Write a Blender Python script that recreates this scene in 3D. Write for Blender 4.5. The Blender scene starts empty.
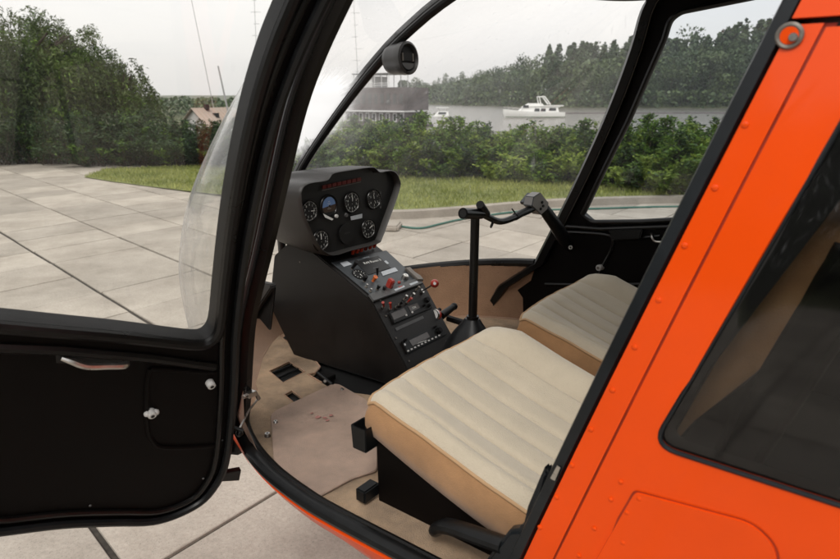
import bpy, bmesh, math, random
import numpy as np
from mathutils import Vector, Matrix, geometry, noise
random.seed(7); rng=np.random.default_rng(7)
S=bpy.context.scene; COL=S.collection; PI=math.pi
# ------------------------------------------------------------------ camera maths
# world: x = helicopter forward, y = its left, z up, ground z=0.  Survey of the photograph
# (vanishing points) gives the camera; P() / on() put measured directions on real planes.
IW,IH,FP=840.,559.,630.
PSI=math.radians(52.394); TH=math.radians(16.071)
CAM=Vector((-.743,1.368,1.448))
_v=Vector((math.cos(PSI),-math.sin(PSI),0)); RT=Vector((-math.sin(PSI),-math.cos(PSI),0))
FW=_v*math.cos(TH)-Vector((0,0,1))*math.sin(TH); UP=RT.cross(FW)
def ray(p): return FW+RT*((p[0]-IW/2)/FP)+UP*((IH/2-p[1])/FP)
def on(p,ax,val):
    d=ray(p); return CAM+d*((val-CAM[ax])/d[ax])
def onpl(p,o,n):
    d=ray(p); return CAM+d*((Vector(o)-CAM).dot(n)/d.dot(n))
def far(p,dist):     # a point at horizontal distance dist along a measured direction
    d=ray(p); return CAM+d*(dist/math.hypot(d.x,d.y))
# ------------------------------------------------------------------ materials
def mat(name,base,rough=.5,metal=0,coat=0,spec=.5,bump=0,bscale=200,var=0,vscale=8,emit=None,sheen=0,vcol=None,detail=4,crough=.05):
    m=bpy.data.materials.new(name); m.use_nodes=True; N=m.node_tree.nodes; L=m.node_tree.links
    b=N['Principled BSDF']; b.inputs['Base Color'].default_value=(*base,1); b.inputs['Roughness'].default_value=rough
    b.inputs['Metallic'].default_value=metal; b.inputs['Coat Weight'].default_value=coat; b.inputs['Coat Roughness'].default_value=crough
    b.inputs['Specular IOR Level'].default_value=spec; b.inputs['Sheen Weight'].default_value=sheen
    tc=N.new('ShaderNodeTexCoord')
    if var>0:
        n=N.new('ShaderNodeTexNoise'); n.inputs['Scale'].default_value=vscale; n.inputs['Detail'].default_value=detail; n.inputs['Roughness'].default_value=.65
        L.new(tc.outputs['Object'],n.inputs['Vector'])
        r=N.new('ShaderNodeValToRGB'); r.color_ramp.elements[0].position=.3; r.color_ramp.elements[1].position=.7
        c0=[max(0,c*(1-var)) for c in base]; c1=vcol or [min(1,c*(1+var)) for c in base]
        r.color_ramp.elements[0].color=(*c0,1); r.color_ramp.elements[1].color=(*c1,1)
        L.new(n.outputs['Fac'],r.inputs['Fac']); L.new(r.outputs['Color'],b.inputs['Base Color'])
        rr=N.new('ShaderNodeMapRange'); rr.inputs[3].default_value=max(0,rough-.1); rr.inputs[4].default_value=min(1,rough+.1)
        L.new(n.outputs['Fac'],rr.inputs[0]); L.new(rr.outputs[0],b.inputs['Roughness'])
    if bump>0:
        n2=N.new('ShaderNodeTexNoise'); n2.inputs['Scale'].default_value=bscale; n2.inputs['Detail'].default_value=3
        L.new(tc.outputs['Object'],n2.inputs['Vector'])
        bp=N.new('ShaderNodeBump'); bp.inputs['Strength'].default_value=bump; bp.inputs['Distance'].default_value=.01
        L.new(n2.outputs['Fac'],bp.inputs['Height']); L.new(bp.outputs['Normal'],b.inputs['Normal'])
    if emit:
        b.inputs['Emission Color'].default_value=(*emit[:3],1); b.inputs['Emission Strength'].default_value=emit[3]
    return m
def glass(name,tint,spec=1.0,dirt=0.,rough=.02,scr=0.,dcol=(.75,.78,.8),scratch_glare=None):
    m=bpy.data.materials.new(name); m.use_nodes=True; N=m.node_tree.nodes; L=m.node_tree.links; N.clear()
    out=N.new('ShaderNodeOutputMaterial'); tr=N.new('ShaderNodeBsdfTransparent'); tr.inputs[0].default_value=(*tint,1)
    gl=N.new('ShaderNodeBsdfGlossy'); gl.inputs['Roughness'].default_value=rough
    geo=N.new('ShaderNodeNewGeometry'); dt=N.new('ShaderNodeVectorMath'); dt.operation='DOT_PRODUCT'
    L.new(geo.outputs['Normal'],dt.inputs[0]); L.new(geo.outputs['Incoming'],dt.inputs[1])
    def mth(op,x,y=None):
        q=N.new('ShaderNodeMath'); q.operation=op
        for i,z in enumerate((x,y)):
            if z is None: continue
            if isinstance(z,(int,float)): q.inputs[i].default_value=z
            else: L.new(z,q.inputs[i])
        return q.outputs[0]
    fz=mth('POWER',mth('SUBTRACT',1.,mth('ABSOLUTE',dt.outputs['Value'])),5.)
    ml=mth('MULTIPLY',mth('ADD',mth('MULTIPLY',fz,.92),.05),spec)
    m2=N.new('ShaderNodeMixShader'); cl=N.new('ShaderNodeMath'); cl.operation='MINIMUM'; cl.inputs[1].default_value=.6
    L.new(ml,cl.inputs[0]); L.new(cl.outputs[0],m2.inputs[0]); L.new(tr.outputs[0],m2.inputs[1]); L.new(gl.outputs[0],m2.inputs[2])
    last=m2
    if dirt>0:
        tc=N.new('ShaderNodeTexCoord'); n=N.new('ShaderNodeTexNoise'); n.inputs['Scale'].default_value=5; n.inputs['Detail'].default_value=6; n.inputs['Roughness'].default_value=.7
        L.new(tc.outputs['Object'],n.inputs['Vector'])
        mr=N.new('ShaderNodeMapRange'); mr.inputs[1].default_value=.42; mr.inputs[2].default_value=.75; mr.inputs[3].default_value=dirt*.35; mr.inputs[4].default_value=dirt*1.6
        L.new(n.outputs['Fac'],mr.inputs[0])
        fac=mr.outputs[0]
        if scr>0:
            mp=N.new('ShaderNodeMapping'); mp.inputs['Scale'].default_value=(60,60,8); mp.inputs['Rotation'].default_value=(.5,.9,.3)
            L.new(tc.outputs['Object'],mp.inputs[0]); n3=N.new('ShaderNodeTexNoise'); n3.inputs['Scale'].default_value=1; n3.inputs['Detail'].default_value=2
            L.new(mp.outputs[0],n3.inputs['Vector']); m3=N.new('ShaderNodeMapRange'); m3.inputs[1].default_value=.66; m3.inputs[2].default_value=.8; m3.inputs[3].default_value=0; m3.inputs[4].default_value=scr
            L.new(n3.outputs['Fac'],m3.inputs[0]); ad=N.new('ShaderNodeMath'); ad.operation='ADD'; L.new(fac,ad.inputs[0]); L.new(m3.outputs[0],ad.inputs[1]); fac=ad.outputs[0]
        if scratch_glare:  # white glare painted as a streaky spot over scratched acrylic
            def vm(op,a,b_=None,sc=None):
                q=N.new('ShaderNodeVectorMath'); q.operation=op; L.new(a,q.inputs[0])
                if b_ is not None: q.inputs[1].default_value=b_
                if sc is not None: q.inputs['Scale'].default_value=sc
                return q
            rel=vm('SUBTRACT',tc.outputs['Object'],scratch_glare[0]); ln_=vm('LENGTH',rel.outputs[0]).outputs['Value']; nr=vm('NORMALIZE',rel.outputs[0])
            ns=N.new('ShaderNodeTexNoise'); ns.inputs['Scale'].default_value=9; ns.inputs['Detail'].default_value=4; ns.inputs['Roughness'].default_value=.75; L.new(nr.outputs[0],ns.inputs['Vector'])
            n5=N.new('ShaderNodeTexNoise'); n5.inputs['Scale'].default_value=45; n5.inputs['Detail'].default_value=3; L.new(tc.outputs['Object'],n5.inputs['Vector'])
            fall=mth('POWER',mth('MAXIMUM',mth('SUBTRACT',1.,mth('DIVIDE',ln_,scratch_glare[1])),0.),2.2)
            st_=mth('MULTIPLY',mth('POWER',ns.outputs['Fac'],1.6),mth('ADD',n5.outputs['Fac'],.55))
            fac=mth('ADD',fac,mth('MULTIPLY',mth('MULTIPLY',fall,st_),scratch_glare[2]))
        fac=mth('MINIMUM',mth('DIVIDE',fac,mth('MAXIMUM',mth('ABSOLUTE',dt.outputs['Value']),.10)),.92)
        df=N.new('ShaderNodeBsdfDiffuse'); df.inputs[0].default_value=(*dcol,1); tl=N.new('ShaderNodeBsdfTranslucent'); tl.inputs[0].default_value=(*dcol,1)
        md=N.new('ShaderNodeMixShader'); md.inputs[0].default_value=.88; L.new(df.outputs[0],md.inputs[1]); L.new(tl.outputs[0],md.inputs[2])
        mm=N.new('ShaderNodeMixShader'); L.new(fac,mm.inputs[0]); L.new(m2.outputs[0],mm.inputs[1]); L.new(md.outputs[0],mm.inputs[2]); last=mm
    L.new(last.outputs[0],out.inputs[0]); return m
M={}
M['orange']=mat('orange_paint',(.76,.066,.0008),.36,coat=.34,spec=.15,bump=.010,bscale=60,var=.07,vscale=2.2,crough=.10)
M['black']=mat('black_paint',(.004,.0035,.0035),.45,spec=.25,bump=.04,bscale=400,var=.3,vscale=6)
M['doorblack']=mat('door_liner_black',(.0030,.0020,.0017),.55,spec=.10,bump=.08,bscale=500,var=.3,vscale=5)
M['frameblack']=mat('frame_black_satin',(.0040,.0037,.0035),.30,spec=.32,bump=.02,bscale=120,var=.3,vscale=9)
M['rubber']=mat('black_rubber',(.0055,.006,.0065),.40,spec=.30,var=.4,vscale=30)
M['seal']=mat('dark_grey_seal',(.006,.008,.010),.34,spec=.38,var=.35,vscale=20)
M['console']=mat('console_black_crinkle',(.0075,.0062,.0055),.42,spec=.35,bump=.10,bscale=900,var=.35,vscale=7)
M['pod']=mat('pod_grey_crinkle',(.022,.020,.0185),.5,bump=.12,bscale=900,var=.2,vscale=7)
M['face']=mat('panel_face_black',(.008,.008,.008),.45,var=.2)
M['plate']=mat('grey_face_plate',(.055,.062,.068),.4,var=.2,vscale=30)
M['groove']=mat('dark_orange_groove',(.30,.022,.001),.6,var=.3,vscale=20)  # deeper orange for the strips in the panel gaps
M['dark']=mat('dark_recess',(.002,.002,.002),.6)
M['white']=mat('white_marking',(.75,.75,.72),.5)
M['offwhite']=mat('off_white_plastic',(.55,.54,.52),.4,var=.1)
M['green_mark']=mat('pale_green_marking',(.25,.45,.3),.5)
M['blue']=mat('horizon_blue',(.13,.22,.42),.4)
M['brown']=mat('horizon_brown',(.05,.03,.02),.4)
M['red']=mat('red_plastic',(.33,.03,.018),.35,coat=.3)
M['redlens']=mat('red_lens',(.60,.06,.02),.3,coat=.5)
M['dimred']=mat('unlit_red_lens',(.11,.010,.007),.35)
M['amber']=mat('amber_switch',(.55,.12,.02),.35)
M['silver']=mat('brushed_metal',(.55,.53,.5),.3,metal=1,var=.15,vscale=60)
M['dullmetal']=mat('dull_metal',(.20,.18,.16),.5,metal=.7,var=.2,vscale=60)
M['pale']=mat('pale_label',(.42,.45,.48),.5,var=.1,vscale=60)
M['grey']=mat('grey_plastic',(.08,.08,.08),.45,var=.2,vscale=40)
M['lcd']=mat('grey_display',(.09,.08,.075),.15)
M['suede']=mat('tan_suede',(.34,.185,.085),.85,sheen=.3,bump=.25,bscale=500,var=.22,vscale=9,spec=.2)
M['velour']=mat('cream_velour',(.50,.435,.335),.92,sheen=.30,bump=.35,bscale=420,var=.05,vscale=14,spec=.15)
M['stitch']=mat('seam_thread',(.20,.155,.10),.9)
M['piping']=mat('tan_piping',(.40,.25,.13),.7,var=.1)
M['carpet']=mat('beige_carpet',(.48,.32,.19),.97,sheen=.2,bump=1.,bscale=600,var=.38,vscale=11,spec=.1)
M['matcarpet']=mat('pinkish_mat_carpet',(.58,.40,.30),.97,sheen=.2,bump=1.,bscale=700,var=.22,vscale=9,spec=.1)
M['liner']=mat('tan_wall_carpet',(.28,.165,.10),.95,sheen=.2,bump=.5,bscale=300,var=.15,vscale=8,spec=.1)
M['stain']=mat('red_stain',(.42,.19,.16),.95,bump=.7,bscale=520)
M['ws']=glass('windshield_acrylic',(.985,.985,.975),1.2,dirt=.05,rough=.03,scr=.12,dcol=(.95,.96,.97),scratch_glare=((.635,.135,1.38),.25,9.))
M['dg']=glass('door_window_acrylic',(.97,.975,.96),1.0,dirt=.011,rough=.02,scr=.05)
M['sg']=glass('tinted_side_window',(.80,.84,.87),.8,dirt=.015,rough=.03)
M['rg']=glass('dark_tinted_window',(.46,.46,.45),1.1,dirt=.022,rough=.05,scr=.10)
M['lens']=glass('instrument_glass',(.97,.97,.97),.8)
# ------------------------------------------------------------------ mesh helper
def V(*a): return Vector(a)
def frame(d,up=None):
    d=Vector(d).normalized(); u=Vector(up) if up else (V(0,0,1) if abs(d.z)<.9 else V(1,0,0))
    s=d.cross(u).normalized(); u=s.cross(d).normalized(); return s,u,d
def cap(p):
    while p is not None and p.parent is not None and p.parent.parent is not None: p=p.parent
    return p
def islands(b):
    b.verts.ensure_lookup_table(); b.verts.index_update(); seen=set(); gs=[]
    for v in b.verts:
        if v.index in seen: continue
        st=[v]; g=set()
        while st:
            w=st.pop()
            if w.index in g: continue
            g.add(w.index); st+=[e.other_vert(w) for e in w.link_edges if e.other_vert(w).index not in g]
        seen|=g; gs.append(g)
    bb=[]
    for g in gs:
        P=[b.verts[i].co for i in g]; bb.append([[min(p[k] for p in P)-.0006 for k in range(3)],[max(p[k] for p in P)+.0006 for k in range(3)],g])
    ch=True
    while ch:
        ch=False
        for i in range(len(bb)):
            for j in range(i+1,len(bb)):
                A,B=bb[i],bb[j]
                if all(A[0][k]<=B[1][k] and B[0][k]<=A[1][k] for k in range(3)):
                    bb[i]=[[min(A[0][k],B[0][k]) for k in range(3)],[max(A[1][k],B[1][k]) for k in range(3)],A[2]|B[2]]; bb.pop(j); ch=True; break
            if ch: break
    return [x[2] for x in bb]
class MB:
    def __init__(s): s.b=bmesh.new(); s.m=[]; s.cur=0
    def use(s,m):
        m=M[m] if isinstance(m,str) else m
        if m not in s.m: s.m.append(m)
        s.cur=s.m.index(m); return s
    def face(s,vs):
        try: f=s.b.faces.new(vs); f.material_index=s.cur; return f
        except ValueError: return None
    def poly(s,pts): s.face([s.b.verts.new(p) for p in pts]); return s
    def loft(s,rings,closed=True,cap0=True,cap1=True,flip=False):
        R=[[s.b.verts.new(p) for p in r] for r in rings]; n=len(R[0])
        for a,b in zip(R[:-1],R[1:]):
            for i in range(n if closed else n-1):
                j=(i+1)%n; s.face([a[i],a[j],b[j],b[i]])
        if closed and cap0: s.face(R[0][::-1])
        if closed and cap1: s.face(R[-1])
        return s
    def tube(s,pts,r,n=10,up=None,flat=1.,caps=True,close=False):
        pts=[Vector(p) for p in pts]; rs=r if isinstance(r,(list,tuple)) else [r]*len(pts); rings=[]
        pu=Vector(up) if up else None
        for i,p in enumerate(pts):
            a=pts[i-1] if i else (pts[-1] if close else pts[0]); c=pts[(i+1)%len(pts)] if (i<len(pts)-1 or close) else pts[-1]
            d=(c-a); d=d if d.length>1e-9 else V(0,0,1)
            sd,u,d=frame(d,pu); 
            if not up: pu=u
            rings.append([p+(sd*math.cos(t)+u*math.sin(t)*flat)*rs[i] for t in [2*PI*k/n for k in range(n)]])
        if close: rings.append(rings[0]); 
        return s.loft(rings,True,caps and not close,caps and not close)
    def cyl(s,a,b,r,r2=None,n=20): return s.tube([a,b],[r,r if r2 is None else r2],n)
    def prism(s,pts,off):
        off=Vector(off); a=[s.b.verts.new(p) for p in pts]; b=[s.b.verts.new(Vector(p)+off) for p in pts]; n=len(a)
        s.face(a[::-1]); s.face(b)
        for i in range(n): j=(i+1)%n; s.face([a[i],a[j],b[j],b[i]])
        return s
    def box(s,c,sz,X=(1,0,0),Y=(0,1,0),Z=(0,0,1)):
        c=Vector(c); X,Y,Z=[Vector(q)*h/2 for q,h in zip((X,Y,Z),sz)]
        s.prism([c-X-Y-Z,c+X-Y-Z,c+X+Y-Z,c-X+Y-Z],Z*2); return s
    def ball(s,c,r,sq=(1,1,1),n=12):
        mtx=Matrix.Translation(c)@Matrix.Diagonal((*[r*q for q in sq],1))
        g=bmesh.ops.create_uvsphere(s.b,u_segments=n*2,v_segments=n,radius=1,matrix=mtx)
        for v in g['verts']:
            for f in v.link_faces: f.material_index=s.cur
        return s
    def torus(s,c,nrm,R,r,n=28,m=8,):
        sd,u,d=frame(nrm); pts=[Vector(c)+(sd*math.cos(t)+u*math.sin(t))*R for t in [2*PI*k/n for k in range(n)]]
        rings=[]
        for k in range(n+1):
            t=2*PI*(k%n)/n; e=sd*math.cos(t)+u*math.sin(t); rings.append([Vector(c)+e*(R+r*math.cos(q))+d*r*math.sin(q) for q in [2*PI*j/m for j in range(m)]])
        return s.loft(rings,True,False,False)
    def disc(s,c,nrm,R,n=32):
        sd,u,d=frame(nrm); return s.poly([Vector(c)+(sd*math.cos(2*PI*k/n)+u*math.sin(2*PI*k/n))*R for k in range(n)])
    def text(s,txt,o,X,Y,size,align='CENTER'):
        cu=bpy.data.curves.new('t','FONT'); cu.body=txt; cu.size=size; cu.align_x=align; cu.align_y='CENTER'; cu.resolution_u=2
        ob=bpy.data.objects.new('t',cu); COL.objects.link(ob); dg=bpy.context.evaluated_depsgraph_get(); me=ob.evaluated_get(dg).to_mesh()
        X=Vector(X).normalized(); Y=Vector(Y).normalized(); vs=[s.b.verts.new(Vector(o)+X*v.co.x+Y*v.co.y) for v in me.vertices]
        for p in me.polygons: s.face([vs[i] for i in p.vertices])
        ob.evaluated_get(dg).to_mesh_clear(); bpy.data.objects.remove(ob); bpy.data.curves.remove(cu); return s
    def build(s,name,m=None,parent=None,bevel=0,ang=32,solid=0,seg=2,T=None,weld=True,split=False,sdir=(0,-1,0)):
        parent=cap(parent)
        if m: 
            m=M[m] if isinstance(m,str) else m
            if not s.m: s.m.append(m)
        b=s.b
        if weld: bmesh.ops.remove_doubles(b,verts=b.verts,dist=1e-5)
        bmesh.ops.recalc_face_normals(b,faces=b.faces)
        if solid:
            vs=list(b.verts); fs=list(b.faces); be=[e for e in b.edges if len(e.link_faces)==1]; off=Vector(sdir)*solid
            mp={v:b.verts.new(v.co+off) for v in vs}
            for f in fs:
                nf=b.faces.new([mp[v] for v in reversed(f.verts)]); nf.material_index=f.material_index
            for e in be:
                nf=b.faces.new([e.verts[0],e.verts[1],mp[e.verts[1]],mp[e.verts[0]]]); nf.material_index=e.link_faces[0].material_index
            bmesh.ops.recalc_face_normals(b,faces=b.faces)
        if bevel:
            es=[e for e in b.edges if len(e.link_faces)==2 and e.calc_face_angle(0)>math.radians(30)]
            bmesh.ops.bevel(b,geom=es,offset=bevel,segments=seg,affect='EDGES',clamp_overlap=True)
        if T:
            for v in b.verts: v.co=T(v.co)
        for f in b.faces: f.smooth=True
        for e in b.edges: e.smooth=not(len(e.link_faces)==2 and e.calc_face_angle(0)>math.radians(ang))
        if split:
            outs=[]
            for g in islands(b):
                c=b.copy(); c.verts.ensure_lookup_table(); bmesh.ops.delete(c,geom=[v for v in c.verts if v.index not in g],context='VERTS')
                me=bpy.data.meshes.new(name); c.to_mesh(me); c.free()
                for q in s.m: me.materials.append(q)
                o=bpy.data.objects.new(name,me); COL.objects.link(o); o.parent=parent; outs.append(o)
            b.free(); return outs[0]
        me=bpy.data.meshes.new(name); b.to_mesh(me); b.free()
        for q in s.m: me.materials.append(q)
        o=bpy.data.objects.new(name,me); COL.objects.link(o); o.parent=parent
        return o
def cdt(outer,holes,step,fn):
    """flat region (outer minus holes, 2D) meshed with a fine grid and lifted by fn(u,v)->3D"""
    vs=[Vector(p) for p in outer]; ed=[(i,(i+1)%len(outer)) for i in range(len(outer))]
    for h in holes:
        k=len(vs); vs+= [Vector(p) for p in h]; ed+=[(k+i,k+(i+1)%len(h)) for i in range(len(h))]
    def inside(p,poly):
        c=False; j=len(poly)-1
        for i in range(len(poly)):
            if (poly[i][1]>p[1])!=(poly[j][1]>p[1]) and p[0]<(poly[j][0]-poly[i][0])*(p[1]-poly[i][1])/(poly[j][1]-poly[i][1]+1e-12)+poly[i][0]: c=not c
            j=i
        return c
    xs=[p[0] for p in outer]; ys=[p[1] for p in outer]; x=min(xs)
    while x<max(xs):
        y=min(ys)
        while y<max(ys):
            if inside((x,y),outer) and not any(inside((x,y),h) for h in holes): vs.append(Vector((x,y)))
            y+=step
        x+=step
    r=geometry.delaunay_2d_cdt(vs,ed,[],0,1e-6); V2,F=r[0],r[2]; out=MB()
    bv=[out.b.verts.new(fn(v.x,v.y)) for v in V2]
    for f in F:
        c=sum((V2[i] for i in f),Vector((0,0)))/len(f)
        if inside(c,outer) and not any(inside(c,h) for h in holes): out.face([bv[i] for i in f])
    return out
def rnd(poly,r,n=5):
    """round the corners of a 2D polygon; r may be a list"""
    out=[]; N=len(poly)
    for i in range(N):
        p=Vector(poly[i]); a=Vector(poly[i-1])-p; b=Vector(poly[(i+1)%N])-p; rr=r[i] if isinstance(r,(list,tuple)) else r
        if rr<=0: out.append(tuple(p)); continue
        q=min(rr,a.length*.45,b.length*.45); A=p+a.normalized()*q; B=p+b.normalized()*q
        for k in range(n+1):
            t=k/n; w=A*(1-t)**2+p*2*t*(1-t)+B*t*t; out.append(tuple(w))
    return out
def catm(P,n=6):
    P=[Vector(p) for p in P]; out=[]
    for i in range(len(P)-1):
        p0=P[i-1] if i else P[0]*2-P[1]; p1,p2=P[i],P[i+1]; p3=P[i+2] if i+2<len(P) else P[-1]*2-P[-2]
        for k in range(n):
            t=k/n; out.append(.5*((2*p1)+(p2-p0)*t+(2*p0-5*p1+4*p2-p3)*t*t+(3*p1-p0-3*p2+p3)*t**3))
    out.append(P[-1]); return out
def tag(o,label=None,cat=None,group=None,kind=None):
    for k,v in (('label',label),('category',cat),('group',group),('kind',kind)):
        if v: o[k]=v
    return o
def empty(name,loc,rz=0,parent=None):
    o=bpy.data.objects.new(name,None); COL.objects.link(o); o.location=loc; o.rotation_euler.z=rz; o.empty_display_size=.2; o.parent=parent; return o
# =================================================================== HELICOPTER
heli=empty('helicopter',(0,0,0))
tag(heli,'orange light helicopter with black and tan cabin, its near front door standing open','helicopter')
YF=-.60          # inner face of the far door
FZ=.665          # cabin floor
def side(x,z):   # half width of the outer skin
    w=.64
    if z>.95: w-=.135*(z-.95)**2
    if z<.80: w-=.55*(.80-z)**1.6
    if x>0: w-=.14*x*x
    return w
def body(p):
    y=.64
    for _ in range(8):
        q=on(p,1,y); y=side(q.x,q.z)
    return (q.x,q.z)
def skin(off=0,sg=1): return lambda x,z: V(x,sg*(side(x,z)+off),z)
def xo(z): return -.374-.33*(z-.775)     # rear edge of the door opening
def xg(z): return -.427-.315*(z-.802)    # gap between door post and rear door
zz=[.50,.62,.74,.86,.98,1.10,1.22,1.34,1.44,1.519]
# door post (orange flange with rivets)
post=cdt([(xo(z)-.004,z) for z in zz]+[(xg(z)+.001,z) for z in zz[::-1]],[],.03,skin(.0)).build('door_post','orange',heli,solid=.03)
rv=MB().use('orange')
for p in [(745,125),(715,188),(684.7,245.5),(658.6,300),(634.8,347),(612.5,390),(591,429),(572,465),(556.5,497),(540,527)]:
    x,z=body(p); rv.ball(V(x,side(x,z)+.0006,z),.0038,(1,.36,1),6)
rv.build('rivet',None,post,split=True)
lk=MB().use('dullmetal'); x,z=body((790,36)); c=V(x,side(x,z)+.003,z)
lk.torus(c,(0,1,0),.0108,.0026); lk.use('orange').cyl(c-V(0,.01,0),c+V(0,.002,0),.0092); lk.use('silver').cyl(c+V(-.004,0,-.002),c+V(-.004,.006,-.002),.0042); lk.build('latch_lock',None,post,bevel=.0006)
# dark jamb behind the gaps, roof side strip
cdt([(xo(.5)-.006,.5),(xo(1.7)-.006,1.70),(-1.45,1.70),(-1.45,.5)],[rnd([(-.545,1.03),(-.76,1.495),(-1.30,1.495),(-1.30,1.03)],.05)],.05,skin(-.007)).build('door_jamb','dark',heli,solid=.02)
cdt([(xo(z)-.012,z) for z in zz]+[(xg(z)-.010,z) for z in zz[::-1]],[],.04,skin(-.0045)).build('pillar_groove','groove',heli)
cdt([(xo(1.525)-.002,1.525),(xo(1.72),1.72),(-1.5,1.72),(-1.5,1.525)],[],.04,skin(.004)).build('roof_side','orange',heli,solid=.03)
# rear door
wb=lambda z:xg(z)-.0025
zs=[.50,.6,.7,.8,.9,1.0,1.1,1.2,1.3,1.4,1.515]
wc=body((657,437)); wt=body((842,122))
sl=(wt[0]-wc[0])/(wt[1]-wc[1])
hole=rnd([(wc[0]+.004,wc[1]-.012),(wt[0]+sl*(1.49-wt[1]),1.49),(-1.22,1.49),(-1.27,1.03)],[.03,.05,.06,.06],6)
rd=cdt([(wb(z),z) for z in zs]+[(-1.38,1.515),(-1.42,1.0),(-1.36,.5)],[hole],.03,skin(.0)).build('rear_door','orange',heli,solid=.025)
k=skin(-.004); g=cdt([(x+(.012 if 0 else 0),z) for x,z in hole],[],.06,k).build('window_pane','rg',rd)
MB().use('seal').tube([skin(.0)(x,z) for x,z in hole],.003,8,close=True).build('window_seal',None,rd)
cdt(hole,[[(-.9+(x+.9)*.955,1.27+(z-1.27)*.935) for x,z in hole]],.05,skin(-.0075)).build('window_frame','black',rd)
hp=rnd([body(p) for p in [(636,491),(752,522),(776,545),(786,660),(560,622)]],[.006,.02,.03,.02,.02],5)
c0=Vector(hp[0]);cx=sum(p[0] for p in hp)/len(hp); cz=sum(p[1] for p in hp)/len(hp)
big=[(cx+(x-cx)*1.03,cz+(z-cz)*1.02) for x,z in hp]
cdt(big,[],.03,skin(.0012)).build('hatch_gap','groove',rd)
cdt(hp,[],.02,skin(.0042)).build('hatch_panel','orange',rd,solid=.004)
rv=MB().use('orange')
for p in [(621,481.5),(611,499),(628,511),(594.5,528),(610,541),(624,541),(579,555),(640,497)]:
    x,z=body(p); rv.ball(V(x,side(x,z)+(.004 if p[0]>623 and p[1]>495 else .001),z),.0034,(1,.45,1),6)
rv.build('rivet',None,rd,split=True)
# rubber seal along rear edge of the opening
zq=[.60+.05*i for i in range(24)]
sb=MB().use('seal'); 
sb.loft([[V(xo(z)+.001,side(xo(z),z)+.002,z),V(xo(z)+.016,side(xo(z),z)-.002,z),V(xo(z)+.020,side(xo(z),z)-.016,z),V(xo(z)+.012,side(xo(z),z)-.05,z),V(xo(z)-.02,side(xo(z),z)-.06,z)] for z in zq])
op=sb.build('opening_seal',None,heli)
def cxz(p): x,z=body(p); return x,z
sc=MB().use('silver'); 
for a,b in (((547,476),(553,463)),):
    A=cxz(a);B=cxz(b); sc.prism([V(xo(A[1])+.003,side(*A)+.0035,A[1]),V(xo(A[1])+.011,side(*A)+.0015,A[1]),V(xo(B[1])+.010,side(*B)+.0015,B[1]),V(xo(B[1])+.004,side(*B)+.0035,B[1])],(0,.0006,0))
sc.build('worn_patch',None,op)
# black inner jamb of the B post (towards the cabin)
MB().use('black').loft([[V(xo(z)+.012,side(xo(z),z)-.045,z),V(xo(z)+.012,side(xo(z),z)-.10,z),V(xo(z)-.10,side(xo(z),z)-.10,z),V(xo(z)-.10,side(xo(z),z)-.045,z)] for z in zq]).build('inner_post',None,heli)
# plan outline of cabin floor / tub (near side), mirrored for the far side
plan=catm([(-1.45,.64),(-.9,.648),(-.45,.650),(-.2,.652),(.025,.655),(.123,.650),(.24,.632),(.36,.594),(.478,.531),(.569,.44),(.69,.315),(.80,.20),(.88,.08),(.90,0)],5)
plan=[(p[0],p[1]) for p in [Vector((*q,0)) if len(q)==2 else q for q in plan]] if False else [(p.x,p.y) for p in catm([V(a,b,0) for a,b in [(-1.45,.64),(-.9,.648),(-.45,.650),(-.2,.652),(.025,.655),(.123,.650),(.24,.632),(.36,.594),(.478,.531),(.569,.44),(.69,.315),(.80,.20),(.88,.08),(.90,0)]],5)]
full=plan+[(x,-y) for x,y in plan[-2::-1]]
_K=lambda x:1+1.9*max(0,min(1,(x+.12)/.42))
def ringz(z,inset,xs=1.,tuck=False):
    r=[]
    for i,(x,y) in enumerate(full):
        a=full[max(0,i-1)]; b=full[min(len(full)-1,i+1)]; d=Vector((b[0]-a[0],b[1]-a[1])).normalized(); nn=Vector((d.y,-d.x))
        ii=inset*(_K(x) if tuck else 1)
        r.append(V(x+nn.x*ii if x>-1.4 else x,y+nn.y*ii,z))
    return r
# sign check: inset>0 must move inwards
if ringz(0,.1)[10].y>full[10][1]: 
    _r=ringz; ringz=lambda z,i,xs=1.,tuck=False:_r(z,-i,xs,tuck)
tub=MB().use('orange')
tub.loft([ringz(.668,.004),ringz(.655,-.002),ringz(.635,.004,1,True),ringz(.60,.022,1,True),ringz(.55,.055,1,True),ringz(.49,.11,1,True),ringz(.44,.17,1,True),ringz(.42,.20,1,True)],closed=False)
tub.poly(ringz(.42,.20,1,True)); tub.build('lower_fuselage',None,heli,weld=False)
# cabin floor under the carpets
MB().use('dark').poly(ringz(.655,.01)).build('floor_pan',None,heli)
# sill strip
sp=[p for p in ringz(.678,.004)[:len(plan)] if p.x<.50]
sill=MB().use('rubber').tube(sp,.0165,10,up=(0,0,1),flat=.8).build('sill_strip',None,heli)
MB().use('frameblack').tube([p+V(-.0,-.022,-.004) for p in sp],.010,8,up=(0,0,1),flat=.9).build('sill_inner_rail',None,sill)
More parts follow.
